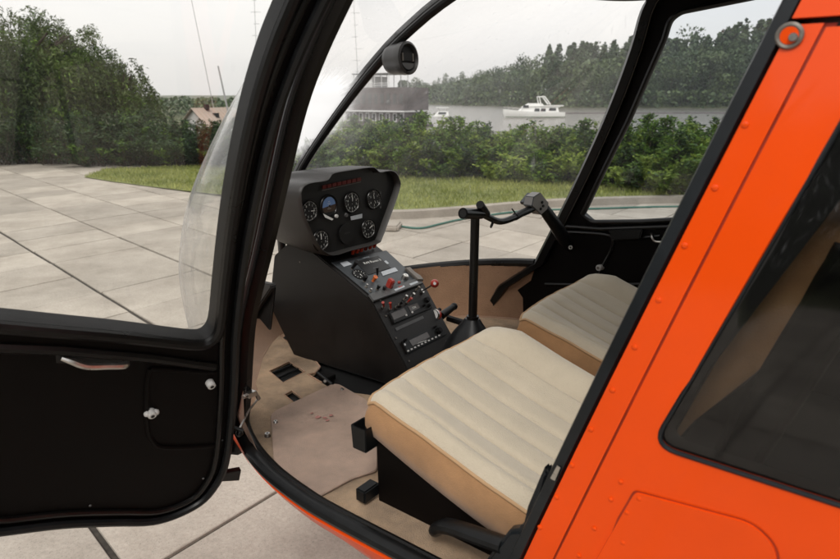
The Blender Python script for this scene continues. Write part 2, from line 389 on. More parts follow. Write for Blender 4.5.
# ---- windshield: centre bow profile, side pillars, glass
bowp=[V(.895,0,.79),V(.912,0,1.0),V(.868,0,1.115)]+[on(p,1,0) for p in [(300,165),(340,105),(380,55),(410,25),(440,0)]]+[V(.12,0,1.735)]
bow=catm(bowp,5)
pilp=[on(p,1,YF) for p in [(535,262),(560,213),(582,168),(609,107),(630,50),(641,12)]]; pilp.append(V(pilp[-1].x-.03,YF,1.74))
def resample(P,n):
    L=[0]
    for a,b in zip(P[:-1],P[1:]): L.append(L[-1]+(b-a).length)
    out=[]
    for i in range(n):
        t=L[-1]*i/(n-1); k=max(j for j in range(len(L)) if L[j]<=t+1e-9); k=min(k,len(P)-2)
        out.append(P[k].lerp(P[k+1],(t-L[k])/(L[k+1]-L[k])))
    return out
NB=28; B_=resample(bow,NB); A_=resample(catm(pilp,5),NB)
_np=[on(p,1,.585)+V(.030,.008,0) for p in [(247,378),(249,350),(254,310),(268,250),(284,180),(301,110),(321,55),(349,-5),(372,-45)]]
AN_=resample(catm(_np,5),NB)
def wsurf(i,s,sg):   # s 0 centre..1 pillar
    c=B_[i]; a=A_[i] if sg<0 else AN_[i]; t=s*PI/2; w=math.sin(PI*min(1,i/(NB-1)*1.15))*(1 if i/(NB-1)<.87 else 0); e=.90-.13*w; q=w*math.sin(2*t)
    return V(a.x+(c.x-a.x)*math.cos(t)**e+.01*q, sg*(abs(a.y)*math.sin(t)**.9+.022*q), a.z+(c.z-a.z)*math.cos(t))
wf=MB().use('frameblack')
for sg in (1,-1): wf.tube([wsurf(0,j/20,sg)+V(0,0,-.004) for j in range(21)],.016,8,up=(0,0,1))
wfo=wf.build('windshield_frame',None,heli); wf=MB().use('frameblack'); wf.tube([wsurf(NB-1,1-j/20,1) for j in range(21)]+[wsurf(NB-1,j/20,-1) for j in range(1,21)],.02,8,up=(0,0,1))
wf.build('windshield_header',None,heli)
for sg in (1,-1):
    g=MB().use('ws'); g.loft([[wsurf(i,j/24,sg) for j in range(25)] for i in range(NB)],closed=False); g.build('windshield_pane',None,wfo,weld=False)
# inner liner + outer nose skin between floor and windshield base
def base_at(i,sg): return wsurf(0,i/20,sg)
fl=[p for p in full]
for sg,nm in ((1,'l'),(-1,'r')):
    top=[wsurf(0,1-j/20,sg) for j in range(21)]
    seg=resample([V(x,y*sg,FZ-.005) for x,y in plan if x>.30],21)
    ln=MB().use('liner'); ln.loft([[p+V(-.012,-sg*.010,0) for p in top],[a.lerp(b,.5)+V(0,0,-.0) for a,b in zip(top,seg)],[p+V(-.014,-sg*.014,.006) for p in seg],[p+V(-.025,-sg*.025,.004) for p in seg]],closed=False); ln.build('nose_liner',None,heli,weld=False)
    nk=MB().use('orange'); nk.loft([[p+V(.012,sg*.012,-.006) for p in top],[a.lerp(b,.5)+V(.03,sg*.025,0) for a,b in zip(top,seg)],[p+V(.004,sg*.004,-.004) for p in seg]],closed=False); nk.build('nose_skin',None,heli,weld=False)
# centre bow
cb=MB().use('frameblack'); cb.tube([p+V(-.012,0,-.008) for p in B_],.0115,10,up=(0,1,0)); 
cb.tube([p+V(-.002,0,.0) for p in B_],.015,8,up=(0,1,0),flat=.35); cbo=cb.build('windshield_bow',None,heli)
# compass hanging from the bow
c=on((391.5,59.5),1,0.0)+V(-.03,.0,0); ax=(RT*.74-FW*.62-V(0,0,.12)).normalized(); sdv,upv,_=frame(ax)
cm=MB().use('grey'); cm.use(mat('compass_black',(.035,.034,.034),.38,spec=.5))
a0=c-ax*.035; a1=c+ax*.030
cm.loft([[a0+ax*t+(sdv*math.cos(q)+upv*math.sin(q))*r for q in [2*PI*k/28 for k in range(28)]] for t,r in ((-.006,.026),(.001,.035),(.014,.0385),(.042,.040),(.047,.042),(.064,.042),(.067,.036),(.060,.033),(.052,.032))])
co=cm.build('compass',None,heli,ang=40)
le=MB().use('dark').disc(a1-ax*.006,ax,.030); e=a1-ax*.004
le.use('dark').box(e+upv*.004,(.038,.022,.002),sdv,upv,ax); le.use('dullmetal').box(e+upv*.002+sdv*.021,(.005,.020,.004),sdv,upv,ax).box(e+upv*.002-sdv*.021,(.005,.020,.004),sdv,upv,ax)
le.use('grey'); s0=[e+(sdv*math.cos(q)+upv*math.sin(q))*.029+ax*.002 for q in [PI+.45+(PI-.9)*k/10 for k in range(11)]]; le.poly(s0)
le.build('card_window',None,co,weld=False)
bk=MB().use('frameblack'); bt=on((398,36),1,0)+V(-.012,0,.0); 
bk.prism([c+upv*.03+sdv*.006+ax*.012,c+upv*.03+sdv*.006-ax*.022,bt+V(.02,.006,0)+V(0,0,.005),bt+V(-.012,.006,.012)],(sdv*-.014)); bk.build('bracket',None,co,bevel=.001)
# ---- pillars: near side and far side (windshield side post)
def pillar(name,off,yy,th,m='frameblack'): pass
npx=[(238,455),(244,420),(246,395),(250,330),(258,290),(268,250),(284,180),(301,110),(321,55),(349,-5),(372,-50)]
R_=[on(p,1,.585) for p in npx]
L_=[q+V(max(.052+.004*i,.105-.02*i),.0,.0) for i,q in enumerate(R_)]
pb=MB().use('frameblack'); pb.loft([[a,a.lerp(b,.35)+V(0,.02,0),b+V(0,.02,0),b+V(0,-.02,0),a.lerp(b,.5)+V(0,-.03,0),a+V(0,-.015,0)] for a,b in zip(catm(R_,4),catm(L_,4))])
nearp=pb.build('front_pillar',None,heli)
MB().use('seal').tube([p+V(.012,.020,0) for p in catm(R_,4)],.006,8).build('pillar_seal',None,nearp)
# far door
fpx=[(583,214),(605,168),(629,120),(648,76),(664,40),(670,20)]
fe=[(on(p,1,YF).x,on(p,1,YF).z) for p in fpx]
tp=on((682,12),1,YF); te=on((757,-3),1,YF); bb=on((592,222),1,YF); bm=on((640,221.5),1,YF); be=on((688,219),1,YF)
xr=-.56
fh=rnd([(bb.x,bb.z)]+fe[0:1]+fe[1:]+[(tp.x,tp.z),(te.x,te.z),(-.66,te.z+.005),(-.47,be.z+.01),(be.x,be.z),(bm.x,bm.z)],[.012,0,0,0,0,0,.015,.012,0,.04,.04,0,0],4)
ff=[(p.x,p.z) for p in [V(x.x-.012,0,x.z) for x in catm(pilp,3)]]
ft=1.735
fout=[(.385,.70),(.33,.80)]+[(x-.022,z) for x,z in ff if z<1.70]+[(-.06,1.725),(-.70,1.725),(-.42,.80),(-.36,.69),(.30,.672)]
fd=cdt(fout,[fh],.05,lambda x,z:V(x,YF,z)).build('far_door','doorblack',heli,solid=0)
MB().use('frameblack').tube([V(x,YF+.004,z) for x,z in fh],.008,8,close=True).build('window_rim',None,fd)
MB().use('sg').poly([V(x,YF-.012,z) for x,z in fh]).build('window_pane',None,fd)
cdt([(x*1.0+.01,z) for x,z in fout],[fh],.06,lambda x,z:V(x,YF-.03,z)).build('outer_skin','orange',fd)
ed=MB().use('black'); ed.loft([[V(x,YF,z) for x,z in fout],[V(x,YF-.03,z) for x,z in fout]],cap0=False,cap1=False); ed.loft([[V(x,YF,z) for x,z in fh],[V(x,YF-.03,z) for x,z in fh]],cap0=False,cap1=False); ed.build('door_edge',None,fd)
q=lambda p,o=0:on(p,1,YF+o)
ri=MB().use('frameblack')     # pressed ridges and arm rest ledge
ri.tube(catm([q(p,.004) for p in [(566,232),(600,234),(612,238),(611,250),(601,270),(590,300)]],4),.005,6)
ri.tube([q(p,.006) for p in [(560,226),(600,229),(690,226)]],.0075,8)
ri.tube([q(p,.004) for p in [(612,240),(640,238),(660,236)]],.005,6)
ri.tube(catm([q(p,.004) for p in [(545,284),(600,285),(640,284)]],3),.005,6); ri.build('pressed_ridge',None,fd)
ri=MB().use('rubber'); ri.prism([q(p,.001) for p in [(610,229),(645,228),(642,238),(614,239)]],(0,.02,0)); ri.build('arm_pad',None,fd,bevel=.004)
hd=MB().use('silver'); hd.tube(catm([q(p,o) for p,o in [((651.5,233),.004),((652,237),.022),((655.5,241.5),.028),((668,242),.028),((682,242.5),.02)]],4),.0036,8); hd.build('door_handle',None,fd)
ky=MB().use('offwhite'); c=q((600.5,268),.012); ky.cyl(c-V(0,.012,0),c+V(.004,.010,.002),.010).use('dullmetal').cyl(c+V(.004,.010,.002),c+V(.004,.0125,.002),.006); ky.build('latch_knob',None,fd,bevel=.002)
# far pillar / frame
fp=[p for p in catm(pilp,4)]; low=[V(.475,YF+.02,.66),V(.44,YF+.015,.70),V(.395,YF+.005,.78)]
fpp=low+fp
fpb=MB().use('frameblack'); fpb.loft([[p+V(.0,.01,0),p+V(-.012,.024,0),p+V(-.038,.022,0),p+V(-.042,0,0),p+V(-.02,-.02,0),p+V(.004,-.015,0)] for p in fpp]); far_p=fpb.build('front_pillar',None,heli)
MB().use('dullmetal').tube([p+V(-.0405,.018,0) for p in fp[2:]],.0012,6).build('pillar_trim',None,far_p)
# roof, rear bulkhead, far wall aft of the far door
rf=MB().use('black'); rx=[.10,-.05,-.3,-.7,-1.1,-1.5]
rf.loft([[V(x-(.16*(y/.6)**2 if x>0 else 0),y*(1),1.755+.04*(1-(y/.62)**2)-(.01 if x>0 else 0)) for y in [-.60+.1*i for i in range(13)]] for x in rx],closed=False); rfo=rf.build('roof_liner',None,heli)
rf=MB().use('orange'); rf.loft([[V(x-(.18*(y/.6)**2 if x>0 else 0)-.01,y,1.785+.05*(1-(y/.62)**2)-(.02 if x>0.05 else 0)-(.06 if abs(y)>.6 else 0)) for y in [-.625,-.61]+[-.60+.1*i for i in range(13)]+[.61,.625]] for x in rx],closed=False); rf.build('roof_skin',None,heli)
bk_=MB().use('liner'); bk_.box((-1.42,0,1.2),(.04,1.2,1.1)); bk_.build('rear_bulkhead',None,heli)
fw=cdt([(-.40,.67),(-.71,1.73),(-1.45,1.73),(-1.45,.60),(-.40,.6)],[rnd([(-.74,1.08),(-.84,1.5),(-1.2,1.5),(-1.25,1.08)],.05)],.1,skin(-.03,-1)).build('far_rear_door','black',heli)
cdt(rnd([(-.73,1.07),(-.83,1.51),(-1.21,1.51),(-1.26,1.07)],.05),[],.1,skin(-.035,-1)).build('window_pane','sg',fw)
cdt([(-.40,.67),(-.71,1.73),(-1.5,1.73),(-1.5,.60),(-.40,.6)],[rnd([(-.74,1.08),(-.84,1.5),(-1.2,1.5),(-1.25,1.08)],.05)],.1,skin(0,-1)).build('outer_skin','orange',fw)
# tail boom, mast and skids (out of the photograph's frame; kept simple)
tb=MB().use('orange'); tb.loft([[V(x,r*math.cos(t),z+r*1.1*math.sin(t)) for t in [2*PI*k/20 for k in range(20)]] for x,r,z in ((-1.46,.55,1.15),(-2.2,.42,1.25),(-3.0,.20,1.4),(-7,.08,1.7))]); tb.build('tail_boom',None,heli)
ms=MB().use('orange'); ms.loft([[V(-.95+a*math.cos(t),b*math.sin(t),z) for t in [2*PI*k/20 for k in range(20)]] for a,b,z in ((.45,.14,1.80),(.30,.09,2.1),(.2,.06,2.6))]); ms.build('mast_fairing',None,heli)
for sg in (1,-1):
    sk=MB().use('black'); sk.tube(catm([V(1.0,sg*1.09,.22),V(.85,sg*1.09,.06),V(.6,sg*1.09,.035),V(-1.9,sg*1.09,.035)],4),.03); 
    for x in (-.35,-1.4): sk.tube(catm([V(x,sg*.2,.43),V(x,sg*.7,.36),V(x,sg*1.02,.2),V(x,sg*1.09,.05)],4),.028)
    sk.build('landing_skid',None,heli)
# ------------------------------------------------------------------ near front door, swung open on its raked hinge line
HY=.665
P0=on((238,380),1,HY); P1=on((318,10),1,HY); axd=(P1-P0).normalized()
DOOR=102.5
ROT=Matrix.Rotation(-math.radians(DOOR),3,axd)
if (ROT@V(-1,0,0)).y<0: ROT=Matrix.Rotation(math.radians(DOOR),3,axd)
DN=ROT@V(0,1,0); IN=-DN if DN.dot(P0-CAM)>0 else DN     # IN points to the camera (cabin side of the door)
def toclosed(p):
    Q=onpl(p,P0,DN); r=ROT.transposed()@(Q-P0)+P0; return (r.x,r.z)
def dr(x,z,o=0): return ROT@(V(x,HY,z)-P0)+P0+IN*o
def dp(p,o=0): return dr(*toclosed(p),o)
dout=[toclosed(p) for p in [(0,531),(60,524),(110,522),(150,521),(180,512),(205,497),(222,474),(229,452),(233,420),(236,380),(238,330),(246,260),(259,190),(275,125),(296,65),(322,8),(345,-35)]]
dx0,dz0=dout[0]; xt,zt=dout[-1]
sm2=lambda P,n=4:[(q.x,q.y) for q in catm([V(a,b,0) for a,b in P],n)]
dout=sm2(dout)
dout=[(-.42,dz0+.10),(-.36,dz0+.045),(-.22,dz0+.012)]+[d for d in dout if d[0]>-.15]+[(xt-.06,zt+.04),(-.62,zt+.03)]
dwin=[toclosed(p) for p in [(0,320),(60,325.5),(120,331),(180,338),(196,339.5),(206,338.5),(212.5,332),(215.5,320),(219,285),(226,225),(236,163),(250,100),(267,45),(286,-2),(302,-40)]]
wx,wz=dwin[0]; wx2,wz2=dwin[-1]
dwin=[(-.46,wz+.03)]+sm2(dwin,4)+[(wx2-.05,wz2+.02),(-.60,zt-.05)]
dwin=rnd(dwin,[.05]+[0]*(len(dwin)-3)+[.03,.05],4)
DD=lambda o:(lambda x,z:dr(x,z,o))
door=cdt(dout,[dwin],.04,DD(0)).build('front_door','doorblack',heli)
sk=cdt(dout,[dwin],.05,DD(-.032)).build('outer_skin','orange',door)
e=MB().use('black'); e.loft([[dr(x,z,0) for x,z in dout],[dr(x,z,-.032) for x,z in dout]],cap0=False,cap1=False).loft([[dr(x,z,0) for x,z in dwin],[dr(x,z,-.032) for x,z in dwin]],cap0=False,cap1=False); e.build('door_edge',None,door,weld=False)
cxd=sum(p[0] for p in dout)/len(dout)
def shrink(poly,d):
    out=[];n=len(poly); A=sum(poly[i][0]*poly[(i+1)%n][1]-poly[(i+1)%n][0]*poly[i][1] for i in range(n))
    for i in range(n):
        a=Vector(poly[i-1]); b=Vector(poly[(i+1)%n]); t=(b-a).normalized(); nn=Vector((-t.y,t.x))*(1 if A>0 else -1); out.append((poly[i][0]+nn.x*d,poly[i][1]+nn.y*d))
    return out
MB().use('rubber').tube([dr(x,z,.008) for x,z in shrink(dout,.008)],.0085,8,close=True).build('door_seal',None,door)
MB().use('frameblack').tube([dr(x,z,.004) for x,z in shrink(dout,.032)],.006,8,close=True).build('inner_rim',None,door)
wr=MB().use('frameblack'); wr.tube([dr(x,z,.003) for x,z in shrink(dwin,-.010)],.0105,10,close=True); wr.build('window_rim',None,door)
MB().use('frameblack').tube([dp(p,.002) for p in [(-40,345),(60,349),(150,357),(214,366)]],.009,8).build('waist_rail',None,door)
MB().use('dg').poly([dr(x,z,-.012) for x,z in dwin]).build('window_pane',None,door)
pk=MB().use('doorblack'); pk.tube(catm([dp(p,.001) for p in [(150,368),(147,385),(147,425),(152,440),(165,447),(215,445),(222,440)]],4),.005,8); pk.tube([dp(p,.001) for p in [(150,368),(215,372)]],.005,8); pk.build('pocket_ridge',None,door)
hn=MB().use('silver'); hn.tube(catm([dp(p,o) for p,o in [((61,356.5),.004),((70,357.5),.010),((84,360.5),.015),((104,360.5),.015),((122,360),.015),((125.5,360),.004)]],4),[.004+.0016*min(1,i/5) for i in range(21)],8); hn.build('door_handle',None,door)
MB().use('dark').prism([dp(p,.0015) for p in [(55,352),(126,355),(126,366),(56,362)]],IN*.001).build('handle_recess',None,door)
for p,r in (((150,410.5),.0085),((209,381.5),.0085)):
    kb=MB().use('offwhite'); c=dp(p,.0); s_,u_,_=frame(IN); kb.cyl(c,c+IN*.016,r,r*.92); kb.use('dark').disc(c+IN*.0166,IN,r*.42)
    if p[0]<200: kb.use('offwhite').ball(c+IN*.008+s_*-.008,.0065,(1,1,1),6); kb.ball(c+IN*.008+s_*.008+u_*.002,.006,(1,1,1),6)
    kb.build('latch_knob',None,door,bevel=.0015)
scd=MB().use('grey')
for p in ((135,359),(205,372),(222,440),(203,478),(90,505)):
    c=dp(p,.001); scd.cyl(c,c+IN*.0016,.0028,.0022,n=10)
scd.build('screw',None,door,split=True)
kt=MB().use('rubber'); kt.prism([dp(p,-.01) for p in [(222,473),(241,469.5),(239,480),(221,481)]],IN*.012); kt.build('strap_tab',None,door,bevel=.001)
hg=MB().use('frameblack'); hg.cyl(dp((236,431),-.01),on((243,431),1,.63),.005); hg.ball(dp((239.5,433),.0),.008); 
hg.cyl(dp((268,92),.002),dp((268,92),.008),.005).cyl(dp((271,82),.002),dp((271,82),.008),.005); hg.build('hinge',None,door,split=True)
ck=MB().use('silver'); a=on((243,397),1,.60); ck.box(a+V(0,-.02,0),(.018,.02,.012)); ck.use('dullmetal').tube([a,on((255,392),1,.56),on((259,399),1,.55)],.005); ck.use('black').tube([on((258,399),1,.55),on((249,410),1,.58),on((240,428),1,.62)],.0025); ck.build('door_check',None,nearp,bevel=.002)
# ------------------------------------------------------------------ cabin floor and carpets
def fxy(px,z=.668): return [(on(p,2,z).x,on(p,2,z).y) for p in px]
edge=[(p.x,p.y) for p in ringz(0,.028)[:len(plan)] if -.42<p.x<.62]
cp=edge+fxy([(253,378),(262,358),(277,334),(300,351),(315,360),(320,367),(315,373),(308,374.5),(322,383),(334,390)])+[(.30,.20),(.05,.13),(-.42,.13)]
holes=[fxy([(269.3,371),(289.3,361.5),(305,371.5),(283,382.6)]),fxy([(284.3,394.6),(292.2,390.5),(305.8,400.8),(298,406)])]
ca=cdt(cp,holes,.03,lambda x,y:V(x,y,.668+.0015*noise.noise(V(x*30,y*30,0)))).build('floor_carpet','carpet',heli,solid=.007,sdir=(0,0,-1))
bd=MB().use('liner')
for h in holes: bd.tube([V(x,y,.6675) for x,y in h],.002,6,close=True)
bd.tube([V(x,y,.668) for x,y in fxy([(249,390),(253,378),(262,358),(277,334),(300,351),(315,360),(320,367),(315,373),(308,374.5),(322,383)])],.003,6); bd.build('carpet_binding',None,ca,split=True)
pdl=MB().use('rubber')
for a,b in (((273,373),(292,365)),((278,378),(298,369))): pdl.tube([on(a,2,.662),on(b,2,.662)],.004,6)
pdl.build('pedal_bar',None,ca,split=True)
mp=rnd(fxy([(271.5,415),(275,411),(333,384),(339,384.5),(366,400),(376,430),(376,470),(352,477),(303,503.5),(296,500),(276,472)],.676),.012,3)
fm=cdt(mp,[],.02,lambda x,y:V(x,y,.6765+.002*noise.noise(V(x*18,y*18,3)))).build('floor_mat','matcarpet',heli,solid=.008,sdir=(0,0,-1))
MB().use('matcarpet').tube([V(x,y,.674) for x,y in mp],.0028,6,close=True).build('mat_binding',None,fm)
sn=MB().use('silver')
for p,r in (((275.5,422),.006),((342,389.5),.005)): c=on(p,2,.678); sn.cyl(c,c+V(0,0,.004),r,r*.7); sn.use('dark').disc(c+V(0,0,.0045),(0,0,1),r*.35); sn.use('silver')
sn.build('snap_button',None,fm,split=True)
st=MB().use('stain')
for c,r in (((318,417),.010),((325,417.5),.008),((331,415),.007),((327,420),.006),((312,413),.005)):
    q=on(c,2,.6797); st.poly([q+V(math.cos(t)*r*random.uniform(.5,1.1),math.sin(t)*r*random.uniform(.5,1.1),0) for t in [2*PI*k/9 for k in range(9)]])
st.build('stain_mark',None,fm)
sn=MB().use('silver'); c=on((267.5,436),2,.669); sn.cyl(c,c+V(0,0,.008),.008,.006); sn.use('dark').disc(c+V(0,0,.0085),(0,0,1),.0025); sn.build('anchor_button',None,ca)
MB().use('dark').poly([on(p,2,.6755) for p in [(266,456),(270,459),(269,465),(273,463)]][:3]).build('cut_out',None,ca)
# far side floor carpet
cdt([(-.42,.13),(.05,.13),(.05,-.05),(.86,-.05)]+[(x,-y) for x,y in [(p.x,p.y) for p in ringz(0,.02)[:len(plan)] if -.42<p.x<.85][::-1]]+[(-.42,-.5)],[],.08,lambda x,y:V(x,y,.664)).build('far_floor_carpet','carpet',heli)
# rudder pedal hardware at the foot of the console
pe=MB().use('black'); pe.box(on((327,377),2,.67),(.04,.035,.016)).use('rubber').cyl(on((318,373),2,.675),on((333,385),2,.675),.0055); pe.use('dullmetal').cyl(on((325,381),2,.69),on((325,381),2,.698),.006); pe.build('pedal_linkage',None,heli,bevel=.002)
# vent duct on the near wall
vd=MB().use('pod'); vd.prism([on(p,1,.34) for p in [(262,280),(276,283),(277,286),(254,320),(248,318)]],(0,.02,0)); vd.use('black').prism([on(p,1,.33) for p in [(277,286),(272,330),(262,318),(256,318)]],(0,.01,0)); vd.build('vent_duct',None,heli,bevel=.003)
# ------------------------------------------------------------------ instrument pod
FX=.53; pf=lambda p:on(p,0,FX)
ofs=lambda p:pf(p)+V(.0,0,0)
po_px=[(300.5,193),(303,187),(310,183),(326,180.5),(330,177),(334,173),(350,170),(372,167),(377,169),(381,172),(391,170.5),(397,173),(400.5,180),(401,187),(396,203),(389,222),(383,238),(378,244),(352,251),(334,256),(325,253),(318,245),(308,225),(302,208)]
O=[pf(p) for p in po_px]; O=[p for p in catm(O+[O[0]],3)][:-1]
cen=sum(O,V(0,0,0))/len(O)
def sc_(P,f,dx,dz=0): return [V(p.x+dx,cen.y+(p.y-cen.y)*f,cen.z+(p.z-cen.z)*f+dz) for p in P]
pd=MB().use('pod')
pd.loft([sc_(O,.955,.028),sc_(O,.965,.006),sc_(O,.985,0),sc_(O,1.0,.002),sc_(O,1.01,.012),sc_(O,1.0,.10,-.002),sc_(O,.90,.22,-.008),sc_(O,.6,.30,-.02)],cap0=False)
pod=pd.build('instrument_pod',None,heli,ang=50)
FN=V(-1,0,0); fo=lambda p,o=0:on(p,0,FX+.022-o)
MB().use('face').poly(sc_(O,.957,.022)).build('panel_face',None,pod)
Yp,Zp=V(0,-1,0),V(0,0,1)
def gauge(name,p,r,nums,needles,kind='dial',off=0):
    c=fo(p,.004+off); g=MB().use('frameblack'); g.torus(c,FN,r*1.02,r*.09,32,6); g.use('dark').disc(c,FN,r)
    P=lambda a,q,o=.0006:c+FN*o+(Yp*math.sin(a)+Zp*math.cos(a))*q
    if kind=='dial':
        g.use('white'); n=nums or 12
        for k in range(n*5 if n<=10 else n*3):
            a=2*PI*k/(n*5 if n<=10 else n*3); big=k%(5 if n<=10 else 3)==0; w=.025 if big else .014
            l0=.78 if big else .86
            g.poly([P(a-w,r*.94),P(a+w,r*.94),P(a+w*1.1,r*l0),P(a-w*1.1,r*l0)])
        for k in range(n):
            a=2*PI*k/n; g.text(str(k),P(a,r*.60),Yp,Zp,r*.30)
    if kind=='horizon':
        g.use('blue'); g.poly([P(a,r*.84) for a in np.linspace(-PI/2-.12,PI/2-.12,20)])
        g.use('brown'); g.poly([P(a,r*.84) for a in np.linspace(PI/2-.12,3*PI/2-.12,20)])
        g.use('white'); 
        for dz,w in ((.25,.22),(.42,.12),(-.25,.22),(-.12,.1),(.12,.1)): q=c+FN*.001+Zp*dz*r; g.poly([q-Yp*w*r-Zp*.012*r,q+Yp*w*r-Zp*.012*r,q+Yp*w*r+Zp*.012*r,q-Yp*w*r+Zp*.012*r])
        g.use('dark').prism([c+FN*.001+Yp*r*a+Zp*r*b for a,b in ((-.75,-.55),(.75,-.55),(.4,-.8),(-.4,-.8))],FN*.001)
    for a,l,w in needles:
        g.use('white'); t=Yp*math.sin(a)+Zp*math.cos(a); s=t.cross(FN); q=c+FN*.0018
        g.poly([q-t*r*.15-s*w*r,q-t*r*.15+s*w*r,q+t*r*l*.8+s*w*r,q+t*r*l,q+t*r*l*.8-s*w*r])
    g.use('dark').disc(c+FN*.0024,FN,r*.12,14)
    return g.build(name,None,pod,weld=False)
gR=.0285
gauge('airspeed_gauge',(309.5,211),gR,9,[(PI/2+.1,.7,.035)])
gauge('attitude_indicator',(329,206),gR*1.08,0,[],'horizon')
gauge('altimeter_gauge',(352,202.5),gR*1.06,10,[(0,.85,.03),(.1,.5,.05)])
g=gauge('manifold_gauge',(374,199.5),gR*1.02,6,[(-.2,.6,.03),(PI-.4,.5,.03)])
gauge('tachometer_gauge',(321,240.5),gR*1.02,10,[(0,.75,.05)])
gauge('climb_gauge',(368.5,229),gR*1.02,10,[(1.05,.78,.05)])
bl=MB().use('face'); c=fo((346,233.5),.004); bl.cyl(c,c+FN*.004,gR*1.08); bl.use('grey'); bl.text('HOUR',c+FN*.005+Zp*.002,Yp,Zp,.008); bl.build('blank_plate',None,pod,bevel=.001)
ob=MB().use('offwhite'); c=fo((335.5,216),.006); ob.cyl(c,c+FN*.008,.0052); ob.build('cage_knob',None,pod,bevel=.001)
ob=MB().use('grey'); c=fo((345.5,215),.006); ob.cyl(c,c+FN*.006,.006); ob.build('setting_knob',None,pod,bevel=.001); ob=MB(); ob.use('white').poly([fo(p,.007) for p in [(323,213.5),(333.5,219),(332,220.5),(325,217.5)]]); ob.build('slip_scale',None,pod)
pl=MB().use('pale'); pl.prism([fo(p,.005) for p in [(350.5,216.5),(362,213.8),(362,218),(351,220.3)]],FN*.001); pl.build('data_plate',None,pod)
wl=MB()
for i in range(8):
    a=Vector((322+i*4.9,185.5-i*1.05)); wl.use('dimred'); wl.prism([fo((a.x,a.y),.004),fo((a.x+4.1,a.y-.9),.004),fo((a.x+4.1,a.y+2.7),.004),fo((a.x,a.y+3.6),.004)],FN*.003)
wl.use('dullmetal').poly([fo(p,.0045) for p in [(322,190.3),(361,181.8),(361,182.2),(322,190.9)]]); wl.build('warning_light',None,pod,bevel=.0006,split=True)
sg_=MB().use('grey'); 
for i in range(5): c=fo((380.5,193+i*3.6),.004); sg_.prism([c+Yp*.002+Zp*.004,c-Yp*.002+Zp*.004,c-Yp*.002-Zp*.003,c+Yp*.002-Zp*.003],FN*.001)
sg_.build('strip_gauge',None,pod,split=True)
# ------------------------------------------------------------------ console
TL,KL,BL=on((325,262),1,.12),on((372,302),1,.12),on((411,376),1,.12)
TRr,KR,BR=on((388,249),1,-.12),on((422,284),1,-.12),on((456,352),1,-.12)
KR.x=KL.x; TRr.x=TL.x+.0; BR.x=BL.x+.01
BL=BL.lerp(BL+(BL-KL).normalized()*.05,1); BR=BR.lerp(BR+(BR-KR).normalized()*.05,1)
TL=TL+(TL-KL).normalized()*.04; TRr=TRr+(TRr-KR).normalized()*.02
UN=(KL-TL).cross(TRr-TL).normalized(); UN=UN if UN.z>0 else -UN
LN=(BL-KL).cross(KR-KL).normalized(); LN=LN if LN.z>0 else -LN
def sidering(y,s):
    w=lambda P,e:V(P.x,y+s*e,P.z)
    return [w(TL,0),w(KL,0),w(BL,0),V(.225,y+s*.005,.668),V(.70,y+s*.03,.668),V(.84,y+s*.0,.80),V(.80,y,.97),V(.70,y,1.04)]
cn=MB().use('console')
cn.loft([sidering(.12,1),sidering(-.12,-1)],cap0=True,cap1=True)
con=cn.build('console',None,heli,bevel=.004)
up_=lambda p,o=0:onpl(p,TL+UN*o,UN); lp=lambda p,o=0:onpl(p,KL+LN*o,LN)
def quad(m,f,pts,o,h,N): m.prism([f(p,o) for p in pts],N*h); return m
pt=MB().use('plate'); quad(pt,up_,[(331,263),(386,251),(421,283),(374,299)],.001,.003,UN); pt.use('grey'); quad(pt,up_,[(368,296),(373,302.5),(422.5,284.5),(418,279)],.001,.007,UN); uo=pt.build('upper_plate',None,con,bevel=.001)
X1=(up_((386,251))-up_((331,263))).normalized(); Y1=UN.cross(X1).normalized()
ba=MB().use('face'); quad(ba,up_,[(355,262),(378,256),(391,268),(368,275)],.005,.001,UN); ba.use('white').text('R44 Raven II',up_((372.5,261.5),.0068),X1,Y1,.0145); ba.use('pale').text('VNE KIAS',up_((366,257.5),.0068),X1,Y1,.007).text('_____',up_((375,267),.0068),X1,Y1,.008); ba.build('limits_placard',None,uo,weld=False)
ba=MB().use('pale'); quad(ba,up_,[(381,272),(395,267.5),(398,271),(383,276)],.005,.0008,UN); quad(ba,up_,[(383,262),(386,260.5),(389,263.5),(384,265.5)],.005,.0008,UN); quad(ba,up_,[(340,263),(347,261),(352,264.5),(344,267)],.005,.0008,UN); ba.build('check_card',None,uo,split=True)
ck=MB(); c=up_((359.5,274.5),.005); ck.use('frameblack').torus(c,UN,.021,.0025); ck.use('dark').disc(c,UN,.0205); ck.use('white')
for k in range(12):
    a=2*PI*k/12; t=X1*math.sin(a)+Y1*math.cos(a); s=t.cross(UN); ck.poly([c+UN*.001+t*.0185+s*.001,c+UN*.001+t*.0185-s*.001,c+UN*.001+t*.015-s*.001,c+UN*.001+t*.015+s*.001])
ck.poly([c+UN*.0015,c+UN*.0015+X1*.003,c+UN*.0015+X1*.001-Y1*.014]); ck.build('clock',None,uo,weld=False)
rl=MB()
for i in range(6):
    c=up_((352.5+i*4.3,254-i*1.35),.005); rl.use('redlens' if i!=3 else 'dimred').box(c+UN*.008,(.0095,.007,.018),X1,Y1,UN)
rl.build('warning_light',None,uo,bevel=.001,split=True)
def toggle(parent,f,N,p,lean,m='black',h=.018,r=.0035,base='dullmetal'):
    c=f(p,.003); t=MB().use(base).cyl(c,c+N*.004,.005,.0042); t.use(m).cyl(c+N*.004,c+N*.004+(N+lean).normalized()*h,r*.6,r); return t.build('switch',None,parent)
toggle(uo,up_,UN,(352,269),Y1*-.3,'black',.03,.007)
toggle(uo,up_,UN,(377,276),Y1*.5,'black',.022,.0045)
toggle(uo,up_,UN,(373,281.5),Y1*-.2,'amber',.016,.007,'amber')
toggle(uo,up_,UN,(364,281.5),Y1*.1,'black',.014,.008)
